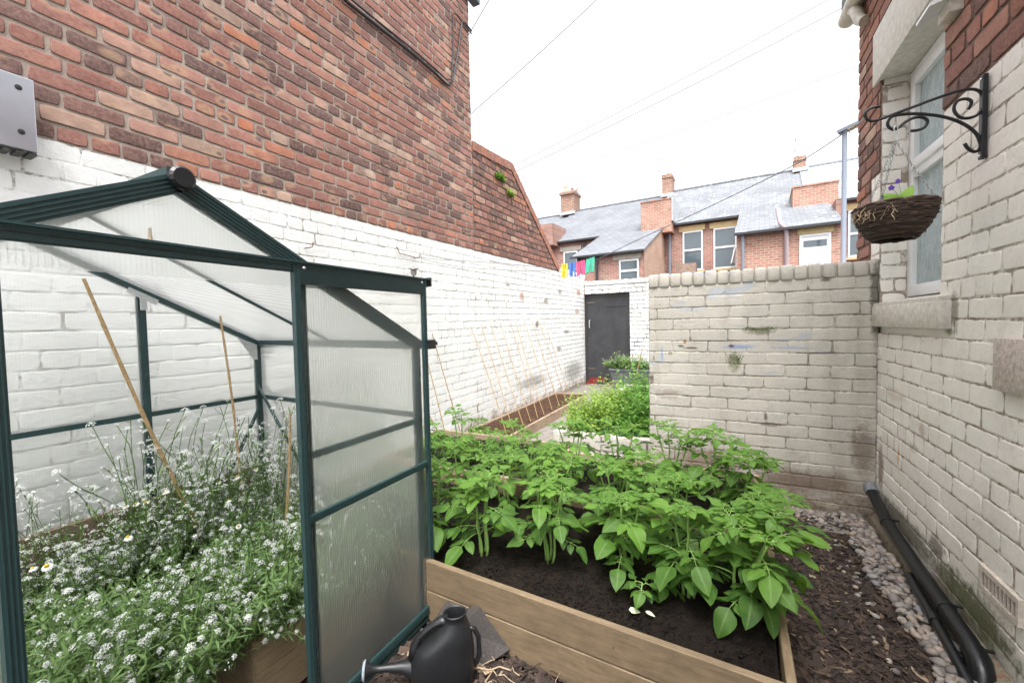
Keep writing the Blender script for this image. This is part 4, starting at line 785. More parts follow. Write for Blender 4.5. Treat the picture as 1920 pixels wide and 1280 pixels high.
def wob(a,b,r,n=10,am=.02): 
    a=Vector(a);b=Vector(b); return [a+(b-a)*i/n+Vector((nz(i*.5,a.x*9)*am,nz(i*.5,a.y*9,5)*am,abs(nz(i*.4,3,a.x))*am)) for i in range(n+1)]
for i,(a,b,r) in enumerate((((-.90,1.30,.02),(-.70,1.38,.025),.005),((-.86,1.33,.03),(-.62,1.33,.015),.003),((-.84,1.25,.02),(-.60,1.31,.04),.0025),((-.78,1.28,.03),(-.86,1.40,.02),.0035))):
    B=MB(); B.tube(wob(a,b,r,am=.05),[r*(1-.06*k) for k in range(11)],6); tag(B.build('dry_root',tw,smooth='all',origin=a),['thickest pale dry root on the mulch right of the watering can','long thin pale root crossing the mulch right of the can','wavy pale root nearest the camera beside the can','short crooked root touching the leaning slab'][i],'root','dry roots by the can')
# ------------------------------------------------------------------ leaves
def leaf(B,base,d,nrm,L,Wd,curl=.5,fold=.25,rows=6,rnd=None,wave=.0,shape='ovate',cols=5):
    d=Vector(d).normalized(); nrm=Vector(nrm); nrm=(nrm-d*nrm.dot(d)); nrm=nrm.normalized() if nrm.length>1e-4 else d.orthogonal().normalized(); s=d.cross(nrm); p=Vector(base); prev=None; B.r=R_() if rnd is None else rnd
    dd=d.copy(); nn=nrm.copy(); ph=U_(0,6)
    for i in range(rows+1):
        t=i/rows
        if shape=='ovate': w=(math.sin(math.pi*min(1,t**.72))**.75)*(1-.25*t) if 0<t<1 else 0
        elif shape=='lance': w=math.sin(math.pi*t**.8)
        else: w=math.sin(math.pi*t)**.5
        w=max(w,.02)*Wd/2; row=[]
        js=[-1,-.5,0,.5,1] if cols==5 else [-1,0,1]
        for j in js:
            z=abs(j)*fold*w-(abs(j)**2)*w*.25+wave*w*math.sin(t*9+ph+j*2)*abs(j)+(.10*w*math.cos(t*22.+ph*.3) if abs(j)==.5 else 0)
            row.append(B.V(p+s*(j*w)+nn*z,1. if j==0 else 0.))
        if prev:
            for a in range(len(js)-1): B.Fc([prev[a],prev[a+1],row[a+1],row[a]])
        prev=row; ang=curl/rows; dd,nn=(dd*math.cos(ang)-nn*math.sin(ang)),(nn*math.cos(ang)+dd*math.sin(ang)); p=p+dd*(L/rows)
    B.r=.5
ML=M_leaf('potato_leaf',(.026,.080,.020),(.135,.27,.04),.45); MS=M_leaf('potato_stem',(.20,.36,.08),(.28,.44,.13),.2)
def cleaf(BL,BS,base,az,el,L,size,pairs=2,droop=1.0,terminal=1.0,age=.45):
    """a compound potato leaf"""
    d=Vector((math.cos(az)*math.cos(el),math.sin(az)*math.cos(el),math.sin(el))); p=Vector(base); pts=[p.copy()]; n=7; side=Vector((-math.sin(az),math.cos(az),0))
    dirs=[d.copy()]
    for i in range(n):
        d=(d+Vector((0,0,-droop*.10))+side*U_(-.07,.07)).normalized(); p=p+d*(L/n); pts.append(p.copy()); dirs.append(d.copy())
    BS.tube(pts,[.0026*(1-.08*i)*(size/.09)**.5 for i in range(n+1)],5)
    up_=Vector((0,0,1)); rn=min(1,max(0,random.gauss(age,.16)))
    leaf(BL,pts[-1],dirs[-1]+Vector((0,0,U_(-.35,.1)*droop))+side*U_(-.3,.3),up_+d*.3+side*U_(-.35,.35),size*terminal*1.35,size*terminal*.98,U_(.2,1.),U_(.1,.5),7,rnd=rn,wave=.16)
    for k in range(pairs):
        i=n-2-int(k*(n-2)/max(1,pairs))
        for sg in (-1,1):
            ld=(side*sg*1.0+dirs[i]*.55+Vector((0,0,U_(-.2,.25)))); sc=size*(.88-.17*k)*U_(.8,1.15)
            q=pts[i]+ld.normalized()*.012; BS.tube([pts[i],q],.0014,4); leaf(BL,q,ld,up_+side*sg*U_(-.35,.25)+dirs[i]*U_(-.3,.2),sc,sc*.74,U_(.2,.9),U_(.1,.45),6,rnd=min(1,max(0,rn+U_(-.12,.12))),wave=.12)
            if k<pairs-1 and R_()<.6: leaf(BL,pts[i-1],ld+dirs[i]*.3,up_,size*.2,size*.16,.3,.2,3,rnd=rn,cols=3)
def potato(x,y,z0,hgt,stems,spread,size,label,nl=6,seed=None,lean=(0,0)):
    t=thing('potato_plant',label,'potato plant',(x,y,z0),'potato plants in the raised beds'); BL=MB();BS=MB(); random.seed(seed if seed is not None else hash(label)%9999)
    for s in range(stems):
        a=2*math.pi*s/stems+U_(-.5,.5); bx=x+math.cos(a)*.018; by=y+math.sin(a)*.018; tx=x+math.cos(a)*spread*U_(.5,1.2)+lean[0]; ty=y+math.sin(a)*spread*U_(.5,1.2)+lean[1]; h=hgt*U_(.8,1.05)
        pts=[Vector((bx+(tx-bx)*q**1.4,by+(ty-by)*q**1.4,z0-.01+h*q))+Vector((nz(q*3,s)*.012,nz(q*3,s,5)*.012,0)) for q in [i/8 for i in range(9)]]
        BS.tube(pts,[.0070*(1-.45*i/8) for i in range(9)],7)
        az=U_(0,6.28)
        for l in range(nl):
            q=.36+.62*l/(nl-1); i=min(7,int(q*8)); f=q*8-i; b=pts[i].lerp(pts[i+1],f); az+=2.4+U_(-.4,.4)
            k=1-.35*abs(q-.5)*2 if q<.55 else 1-.75*(q-.5)
            cleaf(BL,BS,b,az,U_(.05,.55)+.4*(q**3),(.115*k+.02)*U_(.8,1.15),size*1.08*k*U_(.75,1.15),random.choice((1,2,2,3)) if q>.35 else random.choice((0,1)),droop=U_(.3,1.15),age=.05+.75*q)
        tip=pts[-1]
        for l in range(6): az+=2.4; cleaf(BL,BS,tip+Vector((0,0,.004)),az,U_(.5,1.0),.045,size*.42,2,.8,age=.8)
    BS.build('stem',MS,t,smooth='all'); BL.build('foliage',ML,t,smooth='all')
Z=.235
PT=[(-1.05,1.71,Z,.34,4,.05,.085,'potato plant with upright bare stems, second from the left along the front board',6),
(-1.36,1.73,Z,.33,3,.05,.08,'potato plant at the left end of the front row, half behind the greenhouse door',6),
(-.74,1.80,Z,.30,4,.08,.085,'bushy potato plant third from the left in the front row',6),
(-.40,1.88,Z,.30,4,.08,.095,'potato plant in the middle of the front row with pale crowded top leaves',6),
(-.13,1.79,Z,.33,4,.08,.10,'potato plant second from the right end of the front row',6),
(.05,1.76,Z,.34,5,.10,.105,'largest potato plant, at the right front corner, leaning over the side board',6),
(.10,2.02,Z,.32,3,.08,.09,'potato plant behind the right front corner plant beside the side board',6),
(-1.20,2.20,Z,.30,3,.09,.085,'potato plant at the left of the second row, before the divider board',5),
(-.85,2.18,Z,.32,4,.09,.085,'potato plant second from the left in the second row',6),
(-.52,2.22,Z,.33,4,.09,.085,'potato plant third from the left in the second row',6),
(-.22,2.20,Z,.32,4,.09,.085,'potato plant at the right of the second row',6),
(-.95,2.80,.25,.36,4,.09,.08,'potato plant at the left of the bed behind, near the white planter',6),
(-.62,2.78,.25,.40,4,.10,.08,'tall potato plant in the rear bed, left of the grey wall end',6),
(-.30,2.85,.25,.40,4,.10,.08,'potato plant in the rear bed against the grey wall',6),
(-.02,2.78,.25,.42,4,.11,.085,'potato plant in the rear bed, tallest against the grey wall',6),
(.10,2.62,.25,.34,4,.11,.10,'potato plant at the right end of the rear bed with large drooping leaves',6),
(-1.80,2.66,.29,.36,3,.08,.08,'tall potato plant against the white wall in the seedling bed',6),
(-.42,2.52,.24,.36,3,.10,.08,'potato plant just behind the second row, between the two beds',6),
(-1.55,2.28,Z,.30,3,.09,.085,'potato plant at the far left of the second row, nearest the white wall',6),
(-1.02,2.42,Z,.34,4,.10,.085,'potato plant against the corner where the three timber beds meet',6),
(-1.42,2.75,.28,.30,3,.09,.07,'smaller potato plant in the right half of the seedling bed',6),
(-2.15,2.62,.28,.26,3,.08,.07,'short leafy potato plant at the left of the seedling bed',6)]
PT=[(a[0],a[1],a[2],a[3]+(.06 if i in(0,1,2,7,8,16) else .03),*a[4:6],a[6]*.97,a[7],a[8]-1) for i,a in enumerate(PT)]
for i,a in enumerate(PT): potato(*a[:8],nl=a[8],seed=100+i,lean=((.05,0) if i in(5,6,15) else (0,0)))
def potlet(x,y,z0,label,seed):
    random.seed(seed); t=thing('potato_seedling',label,'seedling',(x,y,z0)); BL=MB();BS=MB(); BS.tube([(x,y,z0-.01),(x+.004,y,z0+.04),(x+.01,y+.004,z0+.09)],.0025,5)
    for l in range(5): cleaf(BL,BS,(x+.008,y+.003,z0+.05+.01*l),l*2.4,.4,.03,.05,1)
    BS.build('stem',MS,t,smooth='all'); BL.build('foliage',ML,t,smooth='all')
potlet(-.30,1.66,.235,'small potato shoot in the dark soil near the middle of the front board',5); potlet(-.22,1.74,.235,'thin potato shoot with a bare stem between two large front plants',6)
random.seed(21)
B=MB(); B.r=.9; leaf(B,(-.33,1.60,.245),(1,.3,.0),(0,-.3,1),.045,.03,.4,.2); leaf(B,(-.27,1.615,.248),(.8,-.3,.1),(0,0,1),.04,.022,.4,.2)
tag(B.build('fallen_leaf',M_plain('faded_leaf',(.55,.58,.42),.6,0,.1,.2,40),smooth='all',origin=(-.33,1.60,.24)),'pale faded fallen leaves on the soil behind the front board','leaf')
# ------------------------------------------------------------------ small herbs as stuff
MW=M_leaf('weed_leaf',(.08,.21,.04),(.18,.36,.06),.4); MY=M_leaf('celery_leaf',(.20,.36,.06),(.40,.52,.12),.45); MD=M_leaf('dark_herb_leaf',(.03,.10,.03),(.07,.19,.06),.35)
def herb(B,x,y,z,h,n,ls,wr=.6,spread=.5,bush=1):
    for k in range(n):
        a=U_(0,6.28); el=U_(.5,1.4); L=h*U_(.5,1.1); d=Vector((math.cos(a)*math.cos(el)*spread*2,math.sin(a)*math.cos(el)*spread*2,math.sin(el))); tip=Vector((x,y,z))+d*L; B.r=U_(.3,.8); B.tube([(x+U_(-.01,.01),y+U_(-.01,.01),z),Vector((x,y,z))+d*L*.55+Vector((U_(-.01,.01),0,0)),tip],[.0016,.0013,.0009],3,cap=False)
        for l in range(4*bush):
            q=.35+.65*l/(4*bush-1) if bush*4>1 else 1; aa=U_(0,6.28); leaf(B,Vector((x,y,z)).lerp(tip,q),(math.cos(aa),math.sin(aa),U_(-.2,.6)),(0,0,1),ls*U_(.6,1.2),ls*wr*U_(.7,1.1),U_(.2,1.),.2,3,cols=3)
B=MB()
for _ in range(150): herb(B,U_(-2.55,-1.2),U_(2.56,3.34),.275,U_(.05,.13),5,.026)
for _ in range(30): herb(B,U_(-2.4,-1.3),U_(2.0,2.4),.235,U_(.04,.10),4,.024)
for _ in range(26): herb(B,U_(-1.05,.1),U_(2.56,3.25),.24,U_(.03,.07),3,.02)
tag(B.build('seedlings',MW,smooth='all'),'low pale green seedlings and weeds carpeting the bed by the white wall','seedlings',kind='stuff')
def clump(name,label,cat,x,y,z,rx,ry,h,n,ls,mat,wr=.6,bush=1,group=None):
    t=MB()
    for _ in range(n):
        a=U_(0,6.28); r=math.sqrt(R_()); px=x+math.cos(a)*r*rx; py=y+math.sin(a)*r*ry; herb(t,px,py,z,h*(1-.35*r*r)*U_(.8,1.1),5,ls,wr,.35,bush)
    o=thing(name,label,cat,(x,y,z),group); t.build('foliage',mat,o,smooth='all'); return o
clump('celery_plant','feathery yellow-green celery clump at the near left corner of the white planter','plant',-1.27,4.20,.22,.22,.26,.50,80,.036,MY,.8,2)
clump('celery_plant','taller yellow-green celery clump behind the nearer one in the white planter','plant',-1.18,4.75,.22,.17,.24,.58,60,.040,MY,.8,2)
clump('herb_plant','leafy mid-green herb clump in the middle of the white planter','plant',-.85,4.4,.22,.26,.3,.26,48,.045,MW,.7,2)
clump('herb_plant','low dark green herb clump at the front of the white planter','plant',-.95,4.02,.22,.34,.10,.16,30,.035,MD,.7,2)
clump('chard_plant','broad-leaved green plant further back in the white planter','plant',-1.15,5.6,.22,.26,.4,.30,44,.07,MW,.75,1)
clump('bean_plant','tall dark green climbing plant hugging the end of the grey wall','plant',-.78,4.5,.22,.14,.28,.62,26,.055,MW,.7,2)
clump('bean_plant','tall leafy plant behind the dark climbing one beside the cane','plant',-.93,5.3,.22,.14,.3,.80,36,.06,MW,.75,2)
t=thing('trough_planter','grey plastic trough with a pale-edged bushy plant beside the gate','planter',(-1.55,7.9,.01))
B=MB(); B.hexa([(-1.86,7.75,.29),(-1.2,7.75,.29),(-1.2,8.0,.29),(-1.86,8.0,.29),(-1.90,7.72,.47),(-1.16,7.72,.47),(-1.16,8.03,.47),(-1.90,8.03,.47)]); B.box((-1.915,7.705,.47),(-1.145,8.045,.495)); B.box((-1.86,7.75,.012),(-1.2,8.0,.289)); B.build('trough',M_plain('grey_trough',(.12,.125,.14),.6),t)
clump('trough_plant','bushy variegated plant growing in the grey trough by the gate','plant',-1.6,7.88,.47,.42,.12,.36,60,.05,M_leaf('variegated_leaf',(.16,.27,.10),(.30,.40,.18),.3),.7,2)
clump('blue_flower_plant','small plant with blue flowers against the white wall right of the gate','plant',-1.25,8.3,.3,.12,.1,.62,14,.04,M_leaf('bluish_leaf',(.07,.12,.25),(.16,.22,.42),.2),.7,2)
clump('wall_fern','small green fern rooted high in the sloping brick wall','fern',-2.67,5.0,3.30,.03,.13,.12,12,.035,MW,.35,2)
clump('wall_fern','lower trailing tuft of fern on the sloping brick wall, below the other','fern',-2.67,5.28,3.17,.03,.12,.11,11,.035,MY,.35,2)
clump('chard_plant','leafy seedling clump at the near end of the long brown bed','plant',-2.42,4.0,.05,.16,.08,.22,12,.05,MW,.7,1)
# ------------------------------------------------------------------ alyssum mass in the greenhouse
random.seed(33)
def petal_mat():
    k=N('white_petals'); k.col(k.mix(k.attr('rnd').outputs['Fac'],(.66,.68,.66),(.82,.83,.82))); k.rough(.7); t=k.n('BsdfTranslucent'); t.inputs[0].default_value=(.8,.82,.8,1); mx=k.n('MixShader'); mx.inputs[0].default_value=.3
    k.l(k.b.outputs[0],mx.inputs[1]); k.l(t.outputs[0],mx.inputs[2]); k.l(mx.outputs[0],k.o.inputs[0]); return k.m
MPW=petal_mat(); MA=M_leaf('alyssum_leaf',(.055,.12,.035),(.18,.28,.095),.4)
def floret(B,c,n_,s):
    n_=n_.normalized(); a=n_.orthogonal().normalized(); a=(Matrix.Rotation(U_(0,6.28),3,n_)@a); b=n_.cross(a); B.r=R_(); B.cur=1; i0=B.V(c-n_*s*.15)
    for k in range(4):
        u=a if k%2==0 else b; 
        if k>1: u=-u
        v=n_.cross(u); B.Fc([i0,B.V(c+u*s*.6-v*s*.34),B.V(c+u*s*1.05+n_*s*.1),B.V(c+u*s*.6+v*s*.34)])
    B.cur=0
def sprig(kind):
    B=MB(); h=1.; pts=[Vector((0,0,0))]; d=Vector((U_(-.2,.2),U_(-.2,.2),1)).normalized(); L=U_(.16,.26) if kind<2 else U_(.26,.40)
    for i in range(7): d=(d+Vector((U_(-.22,.22),U_(-.22,.22),U_(-.05,.12)))).normalized(); pts.append(pts[-1]+d*L/7)
    B.r=.4; B.tube(pts,.0011,3,cap=False)
    nl=24 if kind==0 else (10 if kind==1 else 7)
    for i in range(nl):
        q=U_(.05,.95)*7; j=min(6,int(q)); a=U_(0,6.28); leaf(B,pts[j].lerp(pts[j+1],q-j),(math.cos(a),math.sin(a),U_(-.1,.9)),(0,0,1),U_(.020,.042),U_(.0030,.0058),U_(-.1,1.1),.3,3,shape='lance',cols=3)
    heads=[pts[-1]]
    for b in range(1 if kind==0 else 2):
        j=random.randint(3,6); a=U_(0,6.28); e=pts[j]+Vector((math.cos(a),math.sin(a),1.2))*U_(.018,.04); B.r=.5; B.tube([pts[j],pts[j].lerp(e,.6)+Vector((0,0,.002)),e],.0008,3,cap=False); heads.append(e)
    if kind==0: heads=[] if R_()<.88 else heads
    for hd in heads:
        R=U_(.005,.011); nf=int(14*(R/.012)**2)+6; ax=Vector((U_(-.4,.4),U_(-.4,.4),1)).normalized()
        for k in range(nf):
            th=2.399*k; r=math.sqrt((k+.5)/nf); n_=Vector((math.cos(th)*r,math.sin(th)*r,1.25-r)); floret(B,hd+Vector((n_.x*R,n_.y*R,(1-r*r)*R*.7)),n_+ax*.3,U_(.0022,.0033))
        if kind>=1:
            for k in range(8): a=U_(0,6.28); p=hd+Vector((math.cos(a)*.008,math.sin(a)*.008,-U_(.008,.035))); floret(B,p,Vector((math.cos(a),math.sin(a),.5)),.0022)
    return B
SP=[[sprig(k) for _ in range(8)] for k in range(3)]
def hmap(x,y): return .30
B=MB()
def plantsp(x,y,z,kind,tilt,az,s=1.):
    B.merge(random.choice(SP[kind]),Matrix.Translation((x,y,z))@Matrix.Rotation(az,4,'Z')@Matrix.Rotation(tilt,4,'Y')@Matrix.Rotation(U_(0,6.28),4,'Z')@Matrix.Scale(s,4))
def dens(x,y): return nz(x*3.2,y*3.2,8)
cnt=0
while cnt<2300:
    x=U_(-2.36,-1.46); y=U_(-.15,1.42)
    zz=.29 if x<-1.95 else (.24 if y>.84 else .22)
    dn=dens(x,y)
    if dn<-.20 and x<-1.75: continue
    front=x>-1.75; kind=random.choices((0,1,2),(14,1.2,.3) if nz(x*4.5,y*4.5,20)<.08 else (5,4,.8))[0]
    if x<-2.1: kind=random.choices((0,1,2),(3,4,3))[0]
    plantsp(x,y,zz,kind,abs(random.gauss(.35,.3)),random.gauss(-.2 if front else 0,1.6) if not front else random.gauss(0,.9),U_(.8,1.25)*(1.25 if front else 1.)); cnt+=1
for _ in range(190): plantsp(U_(-2.38,-2.05),U_(.80,1.44),.30,random.choice((0,2,2)),U_(0,.3),U_(0,6.28),U_(1.2,1.9))
for _ in range(60): plantsp(U_(-2.38,-2.2),U_(.0,.8),.30,random.choice((0,2)),U_(0,.3),U_(0,6.28),U_(1.,1.4))
for _ in range(150): plantsp(U_(-1.62,-1.46),U_(.84,1.4),.25,random.choice((0,0,1)),U_(.5,1.2),random.gauss(0,.6),U_(.8,1.1))
for _ in range(260): plantsp(U_(-1.98,-1.62),U_(.05,.86),.30,random.choice((0,0,0,0,1)),U_(.2,.9),random.gauss(0,.8),U_(.9,1.3))
for p in B.v: p.x=min(p.x,-1.285-abs(nz(p.y*40,p.z*40))*.01)
tag(B.build('alyssum',[MA,MPW],smooth=False),'mass of flowering white alyssum filling the greenhouse','flowers',kind='stuff')
yel=M_plain('daisy_yellow',(.62,.42,.03),.8,0,.2,.5,200)
DZ=[(-1.9,.47,.635,1.2,'large white daisy with yellow centre low at the left by the green post'),(-1.95,.451,.625,.8,'smaller daisy beside the large one by the left green post'),(-1.9,.67,.633,1.,'daisy alone among alyssum left of the long cane foot'),(-2.2,.774,.65,.9,'left one of three daisies below the rear wall'),(-2.18,.80,.652,.9,'middle one of three daisies below the rear wall'),(-2.17,.83,.65,.9,'right one of three daisies below the rear wall'),(-2.1,.872,.69,1.,'daisy close left of the long leaning cane'),(-2.1,1.161,.656,1.3,'largest daisy at the back, right of the long cane'),(-2.1,1.077,.659,1.,'daisy just left of the largest one at the back'),(-2.0,1.062,.594,.9,'daisy turned sideways below the pair at the back'),(-2.1,1.251,.665,.8,'yellow centred daisy furthest to the right at the back'),(-1.8,.99,.55,.8,'small daisy by the foot of the long cane')]
for i,(x,y,z,s,lb) in enumerate(DZ):
    t=thing('daisy',lb,'daisy',(x,y,z),'daisies among the alyssum'); c=Vector((x,y,z)); f=Vector((U_(-.1,.6),-U_(.1,.5),1)).normalized(); B=MB(); a=f.orthogonal().normalized(); b=f.cross(a)
    for k in range(13): th=6.283*k/13; u=a*math.cos(th)+b*math.sin(th); leaf(B,c+u*.004,u-f*.35,f,.0125*s,.0052*s,.5,.0,3,rnd=.8,shape='r',cols=3)
    B.build('petals',MPW,t); B=MB(); B.lathe(c,[(.0052*s,-.001),(.005*s,.002),(.0035*s,.0045*s),(.0005,.0055*s)],10,axis=f); B.build('flower_centre',yel,t,smooth=True)
    B=MB(); B.r=.5; B.tube([c-f*.001,c-f*.03+Vector((U_(-.01,.01),0,-.02)),(x+U_(-.04,.02),y+U_(-.04,.04),z-.2)],.0011,4); B.build('stalk',MA,t)
# ------------------------------------------------------------------ canes
def cane(a,b,r,label,group,nodes=7):
    a=Vector(a);b=Vector(b); pts=[];rs=[]; B=MB(); am=U_(-.012,.012)*(a-b).length
    for i in range(nodes*3+1):
        q=i/(nodes*3); p=a.lerp(b,q)+Vector((am,am*.5,0))*math.sin(q*3.14); pts.append(p); rs.append(r*(1.18 if i%3==0 and 0<i<nodes*3 else 1)*(1-.25*q))
    B.tube(pts,rs,8); return tag(B.build('cane','bamboo',smooth=True,origin=a),label,'cane',group)
cane((-2.17,1.075,.27),(-2.2,.691,1.574),.0085,'long thick bamboo cane leaning left across the greenhouse opening','canes in the greenhouse'); cane((-2.2,1.24,.30),(-2.3,1.225,1.452),.0065,'thin upright bamboo cane near the rear right post in the greenhouse','canes in the greenhouse'); cane((-1.9,1.24,.26),(-1.9,1.31,.95),.007,'short bamboo cane mostly behind the left edge of the door','canes in the greenhouse')
cane((-1.40,.577,1.585),(-1.40,.577,1.645),.006,'stub of bamboo seen through the gable panel above the door track','canes in the greenhouse',2)
g='canes leaning on the white wall'
tops=[(2.9,1.20),(3.30,1.20),(3.457,1.288),(4.204,1.337),(4.438,1.366),(4.678,1.364),(4.939,1.39),(5.22,1.40),(5.40,1.418),(5.68,1.41),(6.0,1.409),(6.25,1.408),(6.45,1.408)]
bases=[(-2.50,3.30,.27),(-2.48,3.36,.27),(-2.50,3.75,.0),(-2.17,4.08,.12),(-2.18,4.26,.12),(-2.19,4.56,.12),(-2.18,4.76,.12),(-2.19,5.0,.12),(-2.19,5.22,.12),(-2.19,5.52,.12),(-2.20,5.85,.12),(-2.22,6.2,.12),(-2.24,6.5,.12)]
od=['first','second','third','fourth','fifth','sixth','seventh','eighth','ninth','tenth','eleventh','twelfth','thirteenth']
for i,((ty,tz),b) in enumerate(zip(tops,bases)): cane(b,(-2.685,ty,tz),.0052,od[i]+' thin cane from the left of those leaning against the white wall',g)
cane((-1.118,5.6,.25),(-.945,5.61,1.02),.008,'bamboo cane standing in the white planter at the end of the grey wall','planter canes')
# ------------------------------------------------------------------ left wall fittings
t=thing('metal_wall_box','stainless steel cover box on the red brick above the greenhouse','metal box',(-2.62,.5,2.28))
st=M_plain('brushed_steel',(.50,.51,.56),.28,.75,.08,.05,8); B=MB(); B.box((-2.705,.22,2.135),(-2.60,.700,2.435),.003); B.build('cover',st,t)
for z in (2.385,2.205): B=MB(); B.lathe((-2.6002,.655,z),[(.011,0),(.011,.002),(.004,.003)],12,axis=(1,0,0)); B.build('screw_hole',M_plain('hole_black',(.01,.01,.01),.6),t)
B=MB(); 
for i in range(12): y=.28+i*.036; B.box((-2.69,y,2.122),(-2.615,y+.024,2.134))
B.build('vent_grille',M_plain('dark_grille',(.08,.08,.07),.7),t)
rust=M_plain('rusty_iron',(.16,.075,.035),.8,.2,.3,.4,60)
t=thing('wall_hook','small rusty hook in the white paint above the greenhouse roof','hook',(-2.69,2.042,1.948)); B=MB(); B.tube([(-2.70,2.03,1.945),(-2.655,2.035,1.945),(-2.64,2.05,1.955),(-2.64,2.055,1.985)],.004,6); B.build('hook',rust,t,smooth=True)
t=thing('wall_hook','hook holding the end of the clothes line on the white wall','hook',(-2.69,3.25,2.035)); B=MB(); B.tube([(-2.70,3.22,2.035),(-2.655,3.245,2.035),(-2.645,3.25,2.045),(-2.645,3.25,2.07)],.005,6); B.build('hook',rust,t,smooth=True)
B=MB(); B.tube([(-2.685,2.97,2.10),(-2.682,3.005,2.045),(-2.68,3.218,2.035)],.004,5); tag(B.build('rusty_wire',rust,origin=(-2.68,3,2.05)),'short bent rusty wire on the white wall left of the line hook','wire')
t=thing('solar_light','small metal lantern light fixed to the white wall above the door end','light',(-2.62,3.12,1.85)); B=MB(); B.lathe((-2.62,3.12,1.905),[(.050,0),(.046,.008),(.015,.020),(.004,.026)],20); B.build('cap',M_plain('dull_metal',(.30,.28,.25),.4,.5,.2,.1,40),t,smooth=True)
B=MB(); B.lathe((-2.62,3.12,1.845),[(.018,0),(.028,.02),(.030,.058)],16); B.build('lantern_glass',M_plain('lantern_glass',(.28,.27,.26),.2),t,smooth=True); B=MB(); B.tube([(-2.62,3.12,1.845),(-2.62,3.12,1.76),(-2.70,3.12,1.75)],.006,6); B.build('mount',rust,t)
ck=M_plain('black_cable',(.02,.018,.022),.5,0,.2,.1,60)
def cable(name,label,cat,pts,r,mat=None,group=None,n=6): B=MB(); B.tube(pts,r,n); return tag(B.build(name,mat or ck,smooth=True,origin=pts[0]),label,cat,group)
cx=-2.672
cable('cable','thick black cable bundle running along the upper red brick wall','cable',[(cx,y,z) for y,z in ((-1,4.02),(2.43,3.962),(2.5,3.958),(2.858,3.972),(3.224,3.99),(3.621,3.99),(3.80,3.975),(3.86,3.985),(3.92,4.04))],.014)
cable('cable','second cable clipped just above the thick bundle on the red wall','cable',[(cx+.01,y,z+.03) for y,z in ((-1,4.02),(2.43,3.962),(2.858,3.976),(3.224,3.995),(3.621,3.995),(3.80,3.985),(3.90,4.03))],.008)
cable('cable','cable loop rising to the corner of the red wall from the bundle end','cable',[(cx,y,z) for y,z in ((3.93,4.06),(3.97,4.18),(4.03,4.36),(4.08,4.53),(4.13,4.75),(4.16,4.845),(4.22,4.87),(4.36,4.86))],.010)
cable('cable','straight cable beside the loop near the corner of the red wall','cable',[(cx,y,z) for y,z in ((3.92,4.05),(3.93,4.2),(3.96,4.46),(3.985,4.83),(4.05,4.85),(4.17,4.84),(4.36,4.83))],.007)
# overhead wires (span the lane)
wm=M_plain('grey_overhead_wire',(.10,.105,.12),.6,0,.1,0,10); wl=M_plain('pale_overhead_wire',(.22,.23,.25),.6,0,.1,0,10)
def wire(label,a,b,r,m_=None,sag=.15):
    a=Vector(a);b=Vector(b); return cable('overhead_wire',label,'wire',[a.lerp(b,i/14)-Vector((0,0,sag*math.sin(math.pi*i/14))) for i in range(15)],r,m_ or wm,'overhead wires across the sky',5)
wire('steep overhead wire leaving the top corner of the red wall',(-5.2,8.4,5.6)if 0 else (-6.9,10.2,8.9),(-5.4,11.2,11.9),.012,sag=0)
wire('long diagonal overhead wire from the red wall up to the top of the photo',(-7.2,9.95,6.7),(-1.9,12.95,12.05),.011,sag=.1)
def ext(a,b,k0=-.25,k1=.3): a=Vector(a);b=Vector(b); d=b-a; return a+d*k0,b+d*k1
for lab,a,b,r,m_ in (('highest of the overhead wires fanning out from the gable to the upper right',(-5.44,10.92,5.95),(2.59,15.21,10.52),.009,wm),('second highest overhead wire fanning out to the upper right',(-5.35,10.97,5.80),(3.35,15.59,10.5),.010,wm),('third overhead wire from the top of the fan, meeting the right house',(-5.3,10.97,5.66),(3.41,15.57,9.35),.006,wl),('fourth overhead wire of the fan, close below the third',(-5.23,11.01,5.60),(3.41,15.57,9.19),.006,wl),('darker fifth overhead wire of the fan',(-5.23,11.0,5.45),(3.41,15.55,8.65),.008,wm),('sixth overhead wire of the fan, running above the street lamp',(-5.23,11.0,5.30),(3.41,15.55,7.95),.006,wl),('lowest faint overhead wire just above the terrace roofs',(-5.1,11.1,5.0),(3.41,15.55,6.8),.005,wl)):
    a,b=ext(a,b,-.1,.25); wire(lab,a,b,r,m_,.12)
wire('wire drawn from the terrace roof to the top of the red wall',(-8.2,23.2,5.1),(-6.0,11,5.2),.006,wl,.1) if 0 else None
# ------------------------------------------------------------------ wrought iron bracket, basket, clothes line, pegs
t=thing('hanging_bracket','black wrought iron scroll bracket screwed to the cream wall','bracket',(.893,2.27,2.1))
iron=M_plain('black_wrought_iron',(.014,.014,.016),.45,.3,.3,.2,80)
B=MB(); B.box((.877,2.257,1.955),(.893,2.283,2.27),.002); B.build('back_plate',iron,t)
def cr(pts,k=4):  # Catmull-Rom
    P=[Vector(p) for p in pts]; out=[]
    for i in range(len(P)-1):
        p0,p1,p2,p3=P[max(0,i-1)],P[i],P[i+1],P[min(len(P)-1,i+2)]
        for j in range(k): s=j/k; out.append(.5*((2*p1)+(-p0+p2)*s+(2*p0-5*p1+4*p2-p3)*s*s+(-p0+3*p1-3*p2+p3)*s**3))
    return out+[P[-1]]
arm=[(0.58,2.229),(0.557,2.231),(0.54,2.225),(0.529,2.208),(0.536,2.188),(0.553,2.176),(0.587,2.178),(0.629,2.189),(0.691,2.203),(0.75,2.217),(0.807,2.227),(0.848,2.226),(0.871,2.213),(0.882,2.188),(0.884,2.164),(0.879,2.141),(0.866,2.123),(0.843,2.118),(0.82,2.127),(0.805,2.151),(0.803,2.172),(0.812,2.19),(0.827,2.194),(0.842,2.19),(0.851,2.178),(0.848,2.161),(0.843,2.152)]
